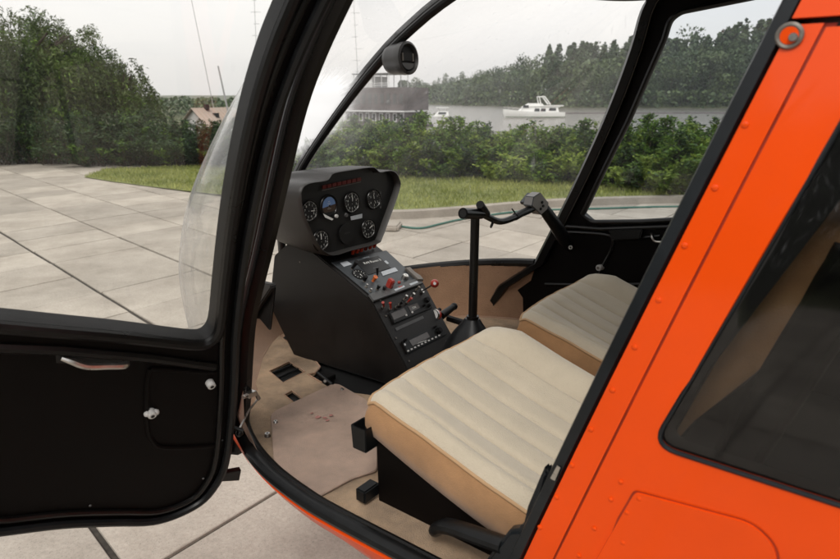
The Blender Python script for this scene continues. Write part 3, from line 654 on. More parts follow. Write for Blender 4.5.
toggle(uo,up_,UN,(377,290),X1*.3,'black',.012,.006)
toggle(uo,up_,UN,(383,291),X1*.1,'rubber',.012,.006)
for p in ((370,292),(366,287.5)): toggle(uo,up_,UN,p,X1*.1,'silver',.008,.003)
rg=MB().use('red'); c=up_((389,288),.004); rg.prism([c-X1*.007-Y1*.008,c+X1*.009-Y1*.008,c+X1*.009+Y1*.012,c-X1*.007+Y1*.012],UN*.030); rg.build('guarded_switch',None,uo,bevel=.003)
rg=MB().use('red'); c=up_((398.5,284),.004); rg.ball(c+UN*.006,.005); rg.build('push_button',None,uo)
ks=MB(); c=up_((404.5,278.5),.004); ks.use('silver').cyl(c,c+UN*.012,.011,.0095); ks.use('white').cyl(c+UN*.012,c+UN*.014,.008); ks.use('dark').box(c+UN*.0145,(.002,.007,.001),X1,Y1,UN); ks.build('ignition_lock',None,uo,bevel=.001)
wd=MB().use('dullmetal'); a=up_((408,273),.004); wd.prism([up_(p,.004) for p in [(404,270),(409,269),(414,274),(420,278),(423,282),(417,282)]],UN*.010); wd.build('key_tab',None,uo,bevel=.002)
pl=MB().use('pale'); quad(pl,up_,[(394,289.5),(404,285.5),(405,287),(395.5,291)],.008,.0006,UN); quad(pl,up_,[(409,284),(417,281),(418.5,282.5),(411,285.5)],.008,.0006,UN); pl.use('red'); quad(pl,up_,[(398,287),(402,285.6),(402.6,286.3),(398.8,287.7)],.0088,.0004,UN); pl.build('switch_label',None,uo,split=True)
# lower face
X2=(lp((447,330))-lp((400,347))).normalized(); Y2=LN.cross(X2).normalized()
def unit(name,pts,h,parent=con): u=MB().use('face'); quad(u,lp,pts,.001,h,LN); return u.build(name,None,parent,bevel=.0015)
# row of switches
for p,m,l in (((383,307),'red',X2*-.8+Y2*.6),((390,309),'red',Y2*1.0-X2*.5),((399,305),'black',Y2*.2),((404,299.5),'silver',Y2*.4),((407,302.5),'red',Y2*.2),((411,297),'silver',Y2*.3),((416,290),'dullmetal',Y2*.2),((396,307.5),'black',Y2*-.4)): toggle(con,lp,LN,p,l,m,.020 if m=='red' else .014,.0042)
tr=unit('transponder',[(388,313.5),(425,297.5),(432,308),(393,324)],.006); d=MB().use('lcd'); quad(d,lp,[(391,313.5),(404,308),(407.5,314),(394,320)],.0075,.0006,LN); quad(d,lp,[(408,306.5),(417,303),(420,308),(411,312)],.0075,.0006,LN); d.use('white').text('1200',lp((414,307.5),.0085),X2,Y2,.009); d.build('display',None,tr,weld=False)
for p,r in (((406,315.5),.0035),((412,312.5),.0035),((426,300.5),.009),((423,306),.004),((428,306),.0055)):
    kb=MB().use('offwhite' if r<.0038 else 'black'); c=lp(p,.006); kb.cyl(c,c+LN*(.004 if r<.0038 else .012),r,r*.85); kb.build('knob',None,tr,bevel=.0007)
lb=MB().use('grey'); quad(lb,lp,[(395,328),(422.5,315.8),(424.5,318),(396.5,330.8)],.001,.001,LN); lb.use('pale').text('VIHF 129.450',lp((409.5,323.4),.003),X2,Y2,.008) if False else None; lb.build('label_strip',None,con)
ra=unit('radio',[(400.5,342),(438.5,324.5),(445.5,335),(406.5,354)],.007); d=MB().use('lcd'); quad(d,lp,[(409,340.5),(427,332),(430,337),(412.5,346)],.0085,.0006,LN); d.build('display',None,ra,weld=False)
bt=MB().use('offwhite')
for i in range(10):
    c=lp((408.2+i*3.45,350.8-i*1.72),.0085); bt.box(c,(.0068,.0042,.002),X2,Y2,LN)
bt.use('white'); c=lp((420.5,342.3),.0085); bt.box(c,(.055,.0013,.0006),X2,Y2,LN); bt.use('silver').box(lp((404.8,344.5),.0085),(.006,.006,.002),X2,Y2,LN); bt.build('radio_button',None,ra,split=True)
for p,r in (((438,331),.0105),((404,340.8),.0045),((434,327.5),.0035)): kb=MB().use('black'); c=lp(p,.008); kb.cyl(c,c+LN*.013,r,r*.8); kb.build('knob',None,ra,bevel=.001)
scw=MB().use('dullmetal')
for p in ((380,300),(386,316),(396,338),(409,361),(426,291),(436,312),(446,330),(446,341)): c=lp(p,.001); scw.cyl(c,c+LN*.0015,.0028,n=10)
for p in ((300,262),(294,272),(311,278),(318,293),(297,288),(322,330),(338,352),(290,280),(305,268)): c=on(p,1,.1215); scw.cyl(c,c+V(0,.0016,0),.0024,n=10)
scw.build('screw',None,con,split=True)
# mixture knob, governor / heater knobs at the right-hand edge
mk=MB().use('silver'); a=lp((421.5,291.5),.004); b=a+V(-.07,-.035,.015); b=onpl((433,284.5),a+V(-.05,-.03,.0),FW); mk.cyl(a-LN*.01,a+(b-a)*.12,.007).use('black').cyl(a,b,.0022).use('red').ball(b+(b-a).normalized()*.006,.0130,(1,1,1),10); mk.use('offwhite').disc(b+(b-a).normalized()*.006-FW*.0132,-FW,.0045); mk.build('mixture_knob',None,con)  # off-white disc on the red ball is a painted highlight facing the camera
hk=MB(); a=lp((440,309),.0); b=onpl((434.5,315),a+V(-.045,0,0),FW); d=(RT*-.55-FW*.8+UP*.1).normalized(); hk.use('black').cyl(a,b,.006); hk.use('red').cyl(b-d*.016,b-d*.002,.0165,.0185).use('silver').cyl(b-d*.002,b+d*.004,.0185,.0165).use('offwhite').disc(b+d*.0042,d,.0150); hk.build('heater_knob',None,con,bevel=.0015)
hk=MB().use('black'); a=onpl((441,316),b+V(.02,-.03,0),FW); e=onpl((454,306.5),a+V(.03,-.06,0),FW); hk.cyl(a,e,.013,.010).ball(e,.012); hk.build('collective_grip',None,con)
hk=MB().use('black'); hk.tube([on((448,318),1,-.22),on((470,325),1,-.22),on((492,335),1,-.22)],.011,8); hk.build('duct_hose',None,con)
# ------------------------------------------------------------------ cyclic stick
sx=.13; cy=MB().use('frameblack'); top=V(sx,.0,1.158)
cy.cyl(V(sx,0,.80),top,.0118,n=20); cy.cyl(V(sx,0,.868),V(sx,0,.880),.0165); 
cyo=cy.build('cyclic_stick',None,heli,ang=45)
bo=MB().use('rubber'); bo.loft([[V(sx+a*math.cos(t)*(1.15 if math.cos(t)>0 else 1),b*math.sin(t),z) for t in [2*PI*k/24 for k in range(24)]] for z,a,b in ((.66,.10,.09),(.74,.088,.078),(.79,.070,.062),(.83,.048,.044),(.858,.028,.027),(.872,.019,.019))]); bo.build('stick_boot',None,cyo)
pg=lambda p,o=0:on(p,0,sx-.012-o)
tb_=MB().use('frameblack'); a=pg((462.5,213)); tb_.cyl(a+V(-.004,.004,0),pg((481,214)),.0140,.0132); tb_.use('black').cyl(pg((480,204.5),.012),pg((486,214),.0),.0105,.0115); tb_.use('dark').disc(a+V(-.0045,.0045,0),(a-pg((481,214))),.010)
tb_.use('frameblack').tube(catm([pg(p) for p in [(478,211),(488,217),(500,221.5),(513,218),(527,211),(541,204)]],5),.0092,12)
tb_.use('rubber').tube(catm([pg(p) for p in [(515,217),(521,213.5),(527,211),(533,208)]],3),.0108,12)
tb_.build('grip_bar',None,cyo,ang=40)
lo=MB().use('frameblack'); lo.torus(pg((492,224.5),.002),(1,.3,.3),.0085,.0022,16,6); lo.build('cable_loop',None,cyo); lo=MB().use('rubber').tube([pg((516,214),-.004),pg((512,209),-.002)],.002,6); lo.build('cable_end',None,cyo)
# trigger head: grey metal plate with dark buttons
dirg=(pg((570,247))-pg((546,210))).normalized(); nf=V(-.80,.56,.22).normalized(); sd=dirg.cross(nf).normalized(); nf=sd.cross(dirg).normalized()
hc=pg((540,202),.0)
th=MB().use('plate'); hp_=[pg(p) for p in [(529,203),(536.5,193.5),(543,196),(538,208),(530,205)]]; th.prism([p+V(.004,0,0) for p in hp_],(.028,0,0))
th.use('offwhite' if 0 else mat('trigger_plate',(.25,.24,.23),.4)); fpn=[pg(p,.012) for p in [(534,197),(541,192.5),(549,203),(547.5,209.5),(541.5,215),(532,206)]]; th.prism(fpn,(.03,-.0,0)); tho=th.build('trigger_head',None,cyo,bevel=.002)
tb2=MB().use('dark')
for p in ((542,202.5),(543,206),(540.5,209)): c=pg(p,.0125); tb2.cyl(c+V(.002,0,0),c+V(-.003,0,0),.0042); 
tb2.build('trigger_button',None,tho,split=True)
gr=MB().use('rubber'); gp=catm([pg(p,o) for p,o in [((543,208),-.012),((549,216),-.006),((556,226),-.004),((563,237),-.006),((569,246.5),-.01)]],4)
gr.tube(gp,[.017,.0185,.019,.0195,.020,.020,.0205,.021,.0215,.022,.0225,.0225,.0225,.022,.021,.020,.0185],16,up=nf,flat=.8); gr.use('offwhite').torus(pg((570.5,247.5),.016),-FW,.0048,.0024,16,6); gr.build('hand_grip',None,cyo)
# ------------------------------------------------------------------ seats
def seat(dy,far_):
    L=.52; W=.46; nx,ny=26,40; y0=.56+dy; HT=.912
    SE=[0,.085,.225,.365,.505,.645,.785,1]
    slope=lambda s:-.285*(s*L)-.02*math.sin(PI*min(1,s))*1
    def edgein(t): return .035*math.sin(PI*t)*1.0
    def ztop(s,t):
        z=HT+slope(s)
        z+=.050*math.exp(-((t-.90)/.13)**2)*min(1,s*5+.12)*(1-.25*s)
        z+=.016*math.exp(-((t-.05)/.10)**2)*min(1,s*4)
        z+=.006*math.sin(PI*s)
        # rib channels between stitched seams
        k=min(1,s*12+.1)
        for a_,b_ in zip(SE[:-1],SE[1:]):
            if a_<=t<=b_: u=2*(t-a_)/(b_-a_)-1; z+=.0085*((1-abs(u)**3.2)-.6)*k
        for q in SE[1:-1]: z-=.006*math.exp(-(abs(t-q)/.007)**1.5)*k
        z-=.016*max(0,1-s/.05)**2
        z-=.022*max(0,(t-.955)/.045)**2 + .012*max(0,(.035-t)/.035)**2
        z+=.0012*noise.noise(V(s*9,t*9,dy))
        return z
    def P(s,t):
        fr=.018*math.sin(PI*t); return V(.004+fr-s*L,y0-W*t,ztop(s,t))
    m=MB().use('velour')
    ss=[0,.012,.03,.06]+[.1+.9*i/22 for i in range(23)]; ts=[0,.015,.035,.05,.06]+[.07+.88*i/84 for i in range(85)]+[.97,.985,1]
    m.loft([[P(s,t) for t in ts] for s in ss],closed=False)
    stm=MB().use('stitch')
    for q in SE[1:-1]: stm.tube([P(.02+.98*i/30,q)+V(0,0,.0006) for i in range(31)],.0016,5)
    st=MB().use('doorblack'); yb=.012
    st.prism([V(-.004,y0-yb,FZ),V(.0,y0-yb,.845),V(-L,y0-yb,.845-.29*L),V(-L,y0-yb,FZ)],(0,-(W-2*yb),0))
    so=st.build('seat',None,heli,bevel=.003)
    co_=m.build('cushion',None,so,ang=60); stm.build('seam',None,so,split=True)
    sk=MB().use('suede')
    per=[(s,0) for s in ss[::-1]]+[(0,t) for t in ts]+[(s,1) for s in ss]
    def sr(f,inn):
        out=[]
        for s,t in per:
            p=P(s,t); zb=HT+slope(s)-.098+.012*s; z=p.z*(1-f)+zb*f
            bx=math.sin(PI*f)*.006; out.append(V(p.x+(bx if s==0 else 0)-(inn if s==0 else 0),p.y+(bx-inn if t==0 else (-bx+inn if t==1 else 0)),z))
        return out
    sk.loft([sr(0,0),sr(.12,0),sr(.35,0),sr(.65,0),sr(.92,.002),sr(1,.012),sr(1.0,.06)],closed=False); sk.build('cushion_side',None,so,ang=60)
    MB().use('piping').tube([p+V(0,0,.0) for p in sr(0,0)],.0034,8).build('piping',None,so)
    # stitched seam lines lie in the grooves of the cushion mesh; backrest
    bx0,bz0=-.50,.80
    bk=MB().use('suede'); 
    def br(h,w): # h along the back 0..1
        c=V(bx0-.155*h-.02*h*h,0,bz0+.50*h); th=.075*(1-.25*h); c.x-=.0
        ring=[]
        for k in range(28):
            a=2*PI*k/28; ex=.35; cx_=math.copysign(abs(math.cos(a))**ex,math.cos(a)); sy=math.copysign(abs(math.sin(a))**ex,math.sin(a))
            ring.append(V(c.x+th*.62*cx_,y0-W/2+sy*w*W/2,c.z+.15*th*cx_))
        return ring
    bk.loft([br(0,.94),br(.03,.99),br(.5,1.0),br(.85,.93),br(.95,.86),br(1.0,.74),br(1.015,.6)])
    bo_=bk.build('backrest',None,so,ang=60)
    fc=MB().use('velour'); fr=[]
    for h in [.02+.94*i/20 for i in range(21)]:
        w=.90 if h<.6 else .90-.25*((h-.6)/.36)**2; row=[]
        for j in range(41):
            t=j/40; g=0
            for q_ in (.1,.26,.42,.58,.74,.9): g-=.006*math.exp(-((t-q_)/.016)**2)
            c=V(bx0-.155*h-.02*h*h,0,bz0+.50*h); th=.075*(1-.25*h); row.append(V(c.x+th*.62+.004+.012*math.sin(PI*t)+g,y0-W/2+(.5-t)*w*W,c.z+.01))
        fr.append(row)
    fc.loft(fr,closed=False); fc.build('back_cushion',None,bo_,ang=60)
    sh=MB().use('doorblack'); sh.loft([[V(p.x-.012,y0-W/2+(p.y-y0+W/2)*1.04,p.z-.01) for p in br(h,1.)] for h in (.0,.3)]+[[V(p.x-.012,y0-W/2+(p.y-y0+W/2)*1.04,p.z-.01+(bx0-.155*.55-p.x)*1.6) for p in br(.56,1.)]]); sh.loft([[V(p.x-.05,p.y,p.z-.01) for p in br(h,.96)] for h in (.0,.3,.7,.93,.98)]); sh.build('back_shell',None,bo_)
    return so
s1=seat(0,False); s1['label']='cream and tan near seat beside the open door'
s2=seat(-.595,True); s2['label']='cream and tan far seat against the closed door'
# rear bench
rb=MB().use('suede'); rb.box((-1.15,0,.80),(.46,1.1,.16)); rb.use('velour').box((-1.15,0,.885),(.44,1.08,.02)); rb.use('suede').box((-1.36,0,1.15),(.09,1.1,.55)); rb.use('black').box((-1.15,0,.69),(.44,1.1,.08)); rbo=rb.build('rear_bench',None,heli,bevel=.02,seg=3)
# black moulded seat-belt guide and floor fittings next to the near seat
bt=MB().use('rubber'); P6=[on(p,1,y) for p,y in [((433,531),.585),((445,526),.59),((462,530),.60),((482,537),.605),((505,545),.61)]]
bt.tube(catm(P6,4),[.010]+[.0165]*3+[.018]*13,12,up=(0,0,1),flat=.75); bt.build('belt_guide',None,s1)
bt=MB().use('seal'); bt.prism([on(p,1,.60) for p in [(488,560),(500,543),(516,523),(529,521),(534,500),(545,474),(552,458),(556,470),(535,540),(520,575)]],(0,.025,0)); bt.build('belt_cover',None,s1,bevel=.008,seg=3)
bt=MB().use('silver'); bt.prism([on(p,1,.548) for p in [(494,529),(499,531),(500,533),(494,531)]],(0,.003,0)); bt.build('bracket',None,s1)
ty=MB().use('rubber'); c=on((358,437),0,.045)
def tr_(a,b,z0,z1,t): 
    c0=on((365,437),0,.012); w=.0175
    ty.loft([[V(c0.x+w*a,c0.y+w*b,c0.z+z0) for a,b in ((-1,-1),(1,-1),(1,1),(-1,1))],[V(c0.x+w*a*1.12,c0.y+w*b*1.12,c0.z+z1) for a,b in ((-1,-1),(1,-1),(1,1),(-1,1))],[V(c0.x+w*a*.95,c0.y+w*b*.95,c0.z+z1) for a,b in ((-1,-1),(1,-1),(1,1),(-1,1))],[V(c0.x+w*a*.85,c0.y+w*b*.85,c0.z+z0+.006) for a,b in ((-1,-1),(1,-1),(1,1),(-1,1))]])
tr_(0,0,-.022,.030,0); ty.build('drink_cup_holder',None,s1,bevel=.004); ty=MB().use('rubber'); c1=on((367,470),0,.012); ty.box((c1.x,c1.y,.688),(.026,.045,.028)); ty.build('seat_stop',None,s1,bevel=.003)
# =================================================================== SETTING
def leafmat(name,a,b,tr=.25,sc=.8):
    m=bpy.data.materials.new(name); m.use_nodes=True; N=m.node_tree.nodes; L=m.node_tree.links; N.clear()
    out=N.new('ShaderNodeOutputMaterial'); tc=N.new('ShaderNodeTexCoord'); n=N.new('ShaderNodeTexNoise'); n.inputs['Scale'].default_value=sc; n.inputs['Detail'].default_value=5
    geo=N.new('ShaderNodeNewGeometry'); L.new(geo.outputs['Position'],n.inputs['Vector'])
    ad=N.new('ShaderNodeMath'); ad.operation='MULTIPLY_ADD'; ad.inputs[1].default_value=.5; L.new(geo.outputs['Random Per Island'],ad.inputs[0])
    sb=N.new('ShaderNodeMath'); sb.operation='MULTIPLY_ADD'; sb.inputs[1].default_value=1.6; sb.inputs[2].default_value=-.55; L.new(n.outputs['Fac'],sb.inputs[0]); L.new(sb.outputs[0],ad.inputs[2])
    r=N.new('ShaderNodeValToRGB'); r.color_ramp.elements[0].position=.15; r.color_ramp.elements[1].position=.9; r.color_ramp.elements[0].color=(*a,1); r.color_ramp.elements[1].color=(*b,1); L.new(ad.outputs[0],r.inputs[0])
    d=N.new('ShaderNodeBsdfPrincipled'); d.inputs['Roughness'].default_value=.5; d.inputs['Specular IOR Level'].default_value=.3; t=N.new('ShaderNodeBsdfTranslucent'); L.new(r.outputs[0],d.inputs['Base Color']); L.new(r.outputs[0],t.inputs[0])
    mx=N.new('ShaderNodeMixShader'); mx.inputs[0].default_value=tr; L.new(d.outputs[0],mx.inputs[1]); L.new(t.outputs[0],mx.inputs[2]); L.new(mx.outputs[0],out.inputs[0]); return m
M['leafA']=leafmat('leaf_mid_green',(.035,.080,.013),(.17,.28,.040),.32)
M['leafB']=leafmat('leaf_fresh_green',(.07,.125,.018),(.28,.36,.06),.35)
M['leafD']=leafmat('leaf_dark_green',(.013,.032,.012),(.055,.095,.030))
M['willow']=leafmat('willow_leaf',(.030,.052,.014),(.115,.155,.042))
M['far1']=leafmat('far_leaf_dark',(.030,.055,.026),(.085,.125,.055),.1,.12)
M['far2']=leafmat('far_leaf_mid',(.045,.075,.028),(.125,.165,.065),.1,.12)
M['far3']=leafmat('far_leaf_pale',(.07,.10,.05),(.17,.21,.10),.1,.12)
M['far4']=leafmat('far_leaf_rust',(.06,.04,.02),(.13,.08,.04),.1,.12)
M['bark']=mat('bark',(.055,.042,.030),.9,var=.4,vscale=6)
M['twig']=mat('twig_bark',(.09,.07,.045),.9,var=.3,vscale=20)
def leafmesh(name,cs,sizes,mats,midx,dirs=None,wood=None,asp=.42):
    """one mesh of little folded leaves centred at cs"""
    n=len(cs); d=rng.normal(size=(n,3)) if dirs is None else dirs; d/=np.linalg.norm(d,axis=1)[:,None]
    u=rng.normal(size=(n,3)); s=np.cross(d,u); s/=np.linalg.norm(s,axis=1)[:,None]; nn=np.cross(s,d)
    L=sizes[:,None]; v=np.empty((n,4,3)); v[:,0]=cs-d*L*.5; v[:,1]=cs+s*L*asp*.5+nn*L*.06; v[:,2]=cs+d*L*.5; v[:,3]=cs-s*L*asp*.5+nn*L*.06
    me=bpy.data.meshes.new(name); wv=[];wf=[]
    if wood: wv,wf=wood
    allv=np.concatenate([v.reshape(-1,3)]+([np.array(wv,dtype=float).reshape(-1,3)] if wv else []))
    nf=n+len(wf); me.vertices.add(len(allv)); me.vertices.foreach_set('co',allv.ravel())
    me.loops.add(nf*4); li=np.arange(n*4); 
    if wf: li=np.concatenate([li,(np.array(wf)+n*4).ravel()])
    me.loops.foreach_set('vertex_index',li.astype(np.int32)); me.polygons.add(nf)
    me.polygons.foreach_set('loop_start',np.arange(nf,dtype=np.int32)*4); me.polygons.foreach_set('loop_total',np.full(nf,4,dtype=np.int32))
    mi=np.concatenate([midx,np.full(len(wf),len(mats)-1)]).astype(np.int32) if wf else midx.astype(np.int32)
    me.polygons.foreach_set('material_index',mi); me.update(calc_edges=True); me.validate()
    for q in mats: me.materials.append(M[q])
    return me
def limb(wv,wf,P,R,n=5):
    base=len(wv)
    for i,p in enumerate(P):
        d=(P[min(i+1,len(P)-1)]-P[max(i-1,0)]); s,u,_=frame(d if d.length>1e-6 else V(0,0,1))
        for k in range(n): t=2*PI*k/n; wv.append(tuple(p+(s*math.cos(t)+u*math.sin(t))*R[i]))
    for i in range(len(P)-1):
        for k in range(n): a=base+i*n+k; b=base+i*n+(k+1)%n; wf.append((a,b,b+n,a+n))
def link(name,me,parent=None,loc=None,rz=0,sc=None):
    parent=cap(parent)
    o=bpy.data.objects.new(name,me); COL.objects.link(o); o.parent=parent
    if loc is not None: o.location=loc
    o.rotation_euler.z=rz
    if sc: o.scale=sc
    return o
def bushmesh(name,R,H,nl,ls,mats,w,seed,stemmat='twig'):
    r=np.random.default_rng(seed); rr=random.Random(seed); wv=[];wf=[]; C=[];D=[];S_=[];MI=[]
    ns=26; shoots=[]
    for k in range(ns):
        a=rr.uniform(0,2*PI); lean=rr.uniform(.1,1.)**.8; h=H*rr.uniform(.72,1.12)*(1-.45*lean**2); x=R*lean*math.cos(a); y=R*lean*math.sin(a)
        P=[V(x*.25,y*.25,0),V(x*.55,y*.55,h*.35),V(x*.85,y*.85,h*.7),V(x,y,h)]; P=[p+V(rr.gauss(0,.04),rr.gauss(0,.04),0) for p in P]; P=catm(P,3); limb(wv,wf,P,[.016*(1-i/len(P)*.85) for i in range(len(P))],4); shoots.append(P)
    per=nl//ns
    for P in shoots:
        m0=r.choice(len(mats),p=w); 
        for j in range(per//9):
            t=r.uniform(.12,1)**.75; i=min(len(P)-2,int(t*(len(P)-1))); p=np.array(P[i].lerp(P[i+1],t*(len(P)-1)-i)); dd=r.normal(size=3); dd[2]=abs(dd[2])*.6+.15; dd/=np.linalg.norm(dd); ln=r.uniform(.12,.34)*R*.8*(1.15-t*.6)
            for q in range(9):
                C.append(p+dd*ln*(q+1)/9+r.normal(size=3)*.02*R); D.append(dd*.7+r.normal(size=3)*.55); S_.append(ls*r.uniform(.6,1.25)); MI.append(m0 if r.random()<.8 else r.choice(len(mats),p=w))
    C=np.array(C);D=np.array(D)
    return leafmesh(name,C,np.array(S_),list(mats)+[stemmat],np.array(MI),D,(wv,wf))
# ground sheet with the river bed cut into it
def rb_(px): # distance of the far bank along a photo direction
    xs=[-400,236,262,330,420,480,560,640,900,1400]; ys=[900,900,430,430,360,300,250,245,260,300]; return float(np.interp(px,xs,ys))
def gz(az,r):   # az: image column (photo px) of the direction
    if az is None: return -.03 if r<400 else .5
    left=-.03-1.3*min(1,max(0,(r-19)/22)); 
    river=-.03-3.3*min(1,max(0,(r-15.5)/14))
    f=min(1,max(0,(az-262)/60)) 
    z=left*(1-f)+river*f
    rb=rb_(az)
    if r>rb-6: z=z+(1.0-z)*min(1,(r-rb+6)/26)**.6
    if r>rb+60: z+=6*min(1,(r-rb-60)/300)
    return z
H0=math.hypot(FP,IH/2-98.)
gm=MB(); M['ground']=mat('ground_earth',(.075,.085,.035),.95,bump=.4,bscale=30,var=.35,vscale=.6)
rr_=[0,3,6,9,12,14,15.5,17,19,22,26,30,36,45,60,90,130,168,172,220,236,240,245,250,256,262,270,285,300,320,345,360,375,400,425,440,480,560,700,1000,1600]
nA=240; rows=[]
for r in rr_:
    row=[]
    for k in range(nA):
        th=2*PI*k/nA; dx,dy=math.cos(th),math.sin(th); fx=dx*_v.x+dy*_v.y; sx_=dx*RT.x+dy*RT.y
        az=IW/2+H0*sx_/fx if fx>.2 else (-2000 if sx_<0 else 3000)
        if fx<.35: azx=None if fx<0 else az
        else: azx=az
        if azx is not None and (azx<-700): azx=-400
        z=gz(azx,r) if azx is not None else -.03
        row.append(gm.b.verts.new(V(CAM.x+dx*r,CAM.y+dy*r,z)))
    rows.append(row)
gm.use('ground')
for a,b in zip(rows[:-1],rows[1:]):
    for k in range(nA): j=(k+1)%nA; gm.face([a[k],b[k],b[j],a[j]])
g=gm.build('ground',None,None,ang=80); tag(g,'earth ground running down to the river and up the far bank','ground',kind='structure')
def watermat():
    m=bpy.data.materials.new('river_water'); m.use_nodes=True; N=m.node_tree.nodes; L=m.node_tree.links; b=N['Principled BSDF']; b.inputs['Base Color'].default_value=(.14,.13,.11,1); b.inputs['Roughness'].default_value=.20; b.inputs['IOR'].default_value=1.33
    geo=N.new('ShaderNodeNewGeometry'); n=N.new('ShaderNodeTexNoise'); n.inputs['Scale'].default_value=1.2; n.inputs['Detail'].default_value=6; mp=N.new('ShaderNodeMapping'); mp.inputs['Scale'].default_value=(.5,1.2,1); mp.inputs['Rotation'].default_value=(0,0,.6); L.new(geo.outputs['Position'],mp.inputs[0]); L.new(mp.outputs[0],n.inputs[0])
    bp=N.new('ShaderNodeBump'); bp.inputs['Strength'].default_value=.7; bp.inputs['Distance'].default_value=.3; L.new(n.outputs['Fac'],bp.inputs['Height']); L.new(bp.outputs[0],b.inputs['Normal']); return m
M['water']=watermat()
wm=MB().use('water'); wm.poly([far((px,60),d)*1 if False else V(far((px,60),d).x,far((px,60),d).y,-2.0) for px,d in ((262,24),(330,16),(900,15),(1500,25),(1500,520),(400,560),(262,560))])
w=wm.build('water'); tag(w,'pale grey river behind the hedge','river',kind='structure')
# concrete apron of individual slabs
def slabmat():
    m=bpy.data.materials.new('concrete'); m.use_nodes=True; N=m.node_tree.nodes; L=m.node_tree.links; b=N['Principled BSDF']; b.inputs['Roughness'].default_value=.82; b.inputs['Specular IOR Level'].default_value=.35
    tc=N.new('ShaderNodeTexCoord'); at=N.new('ShaderNodeAttribute'); at.attribute_name='tone'
    def nz(s,d,ro=.6):
        n=N.new('ShaderNodeTexNoise'); n.inputs['Scale'].default_value=s; n.inputs['Detail'].default_value=d; n.inputs['Roughness'].default_value=ro; L.new(tc.outputs['Object'],n.inputs[0]); return n
    n1=nz(1.6,6,.7); n2=nz(70,3); n3=nz(230,2)
    r=N.new('ShaderNodeValToRGB'); r.color_ramp.elements[0].position=.30; r.color_ramp.elements[1].position=.72; r.color_ramp.elements[0].color=(.29,.256,.214,1); r.color_ramp.elements[1].color=(.475,.430,.37,1); L.new(n1.outputs['Fac'],r.inputs[0])
    def mr(n,a,b_,c,d):
        q=N.new('ShaderNodeMapRange'); q.inputs[1].default_value=a; q.inputs[2].default_value=b_; q.inputs[3].default_value=c; q.inputs[4].default_value=d; L.new(n,q.inputs[0]); return q.outputs[0]
    def mul(x,y):
        q=N.new('ShaderNodeMath'); q.operation='MULTIPLY'; L.new(x,q.inputs[0]); L.new(y,q.inputs[1]); return q.outputs[0]
    n4=nz(.45,5,.75); n6=nz(9,5,.8)
    f=mul(mul(mul(mr(n4.outputs['Fac'],.35,.65,.88,1.08),mr(n6.outputs['Fac'],.60,.80,1,.80)),mr(n2.outputs['Fac'],.3,.7,.88,1.08)),mul(mr(n3.outputs['Fac'],.60,.70,1,.62),mr(at.outputs['Fac'],0,1,.84,1.14)))
    mx=N.new('ShaderNodeVectorMath'); mx.operation='SCALE'; L.new(r.outputs[0],mx.inputs[0]); L.new(f,mx.inputs['Scale']); L.new(mx.outputs[0],b.inputs['Base Color'])
    bp=N.new('ShaderNodeBump'); bp.inputs['Strength'].default_value=.35; bp.inputs['Distance'].default_value=.004; L.new(n2.outputs['Fac'],bp.inputs['Height']); L.new(bp.outputs[0],b.inputs['Normal']); return m
M['concrete']=slabmat()
M['joint']=mat('joint_soil',(.04,.034,.027),.95,var=.5,vscale=30)
lawn=[(11.6,-4.25),(10.6,-4.24),(9.65,-4.27),(8.02,-4.35),(6.2,-4.41),(5.0,-4.42),(4.45,-4.50),(4.12,-4.78),(3.74,-5.4),(3.45,-6.0),(3.02,-6.75),(2.25,-7.65),(1.2,-8.6),(-1.2,-10.2),(-3,-13),(4,-13.5),(9,-11),(11.8,-6.9),(12.7,-5.2)]
def inpoly(x,y,poly):
    c=False; j=len(poly)-1
    for i in range(len(poly)):
        if (poly[i][1]>y)!=(poly[j][1]>y) and x<(poly[j][0]-poly[i][0])*(y-poly[i][1])/(poly[j][1]-poly[i][1])+poly[i][0]: c=not c
        j=i
    return c
ap=MB().use('concrete'); tones=[]; R2=random.Random(5)
offs=[0.76,-.24,-1.10,-1.88,-2.75]; 
while offs[-1]>-16: offs.append(offs[-1]-.86)
while offs[0]<11: offs.insert(0,offs[0]+.86)
tl=ap.b.faces.layers.float.new('tone')
for ri,(y1,y0) in enumerate(zip(offs[:-1],offs[1:])):
    x=-14+.93-math.floor((-14+.93+14)/.62)*.62; x=.97-.62*26
    wide=abs(y1+.24)<.01; 
    while x<24:
        n=1 if R2.random()<.80 else 2; x2=x+.62*n; cxm=(x+x2)/2; cym=(y0+y1)/2-.141*cxm
        gA=.015 if abs(y1+.24)<.02 else .0105; gB=.015 if abs(y0+.24)<.02 else .0105
        rr0=math.hypot(cxm-CAM.x,cym-CAM.y)
        if rr0<19 and not all(inpoly(a,b-.141*a,lawn) for a,b in ((x,y0),(x2,y0),(x2,y1),(x,y1),(cxm,(y0+y1)/2))):
            dz=R2.uniform(-.002,.003); j=lambda:R2.uniform(-.004,.004)
            q=[(x+.0072+j(),y0+gB+j()),(x2-.0072+j(),y0+gB+j()),(x2-.0072+j(),y1-gA+j()),(x+.0072+j(),y1-gA+j())]
            q=[V(a,b-.141*a,.0+dz+j()*.3) for a,b in q]; nf=len(ap.b.faces); ap.prism([p-V(0,0,.05) for p in q],(0,0,.05)); ap.b.faces.ensure_lookup_table(); tn=R2.random()
            for f in ap.b.faces[nf:]: f[tl]=tn
        x=x2
apr=ap.build('concrete_apron',None,None,bevel=.003,seg=1,weld=False,ang=20); tag(apr,'beige concrete slabs of the apron around the helicopter','apron',kind='structure')
js=MB().use('joint').poly([V(a,b,-.012) for a,b in ((-16,12),(20,8),(22,-2),(16,-3.2),(11.9,-4.1),(4.4,-4.4),(3.6,-5.2),(2,-7.6),(-1,-9.9),(-3,-14),(-16,-14))]); tag(js.build('apron_subsoil'),'dark soil in the joints between the concrete slabs','soil',kind='structure')
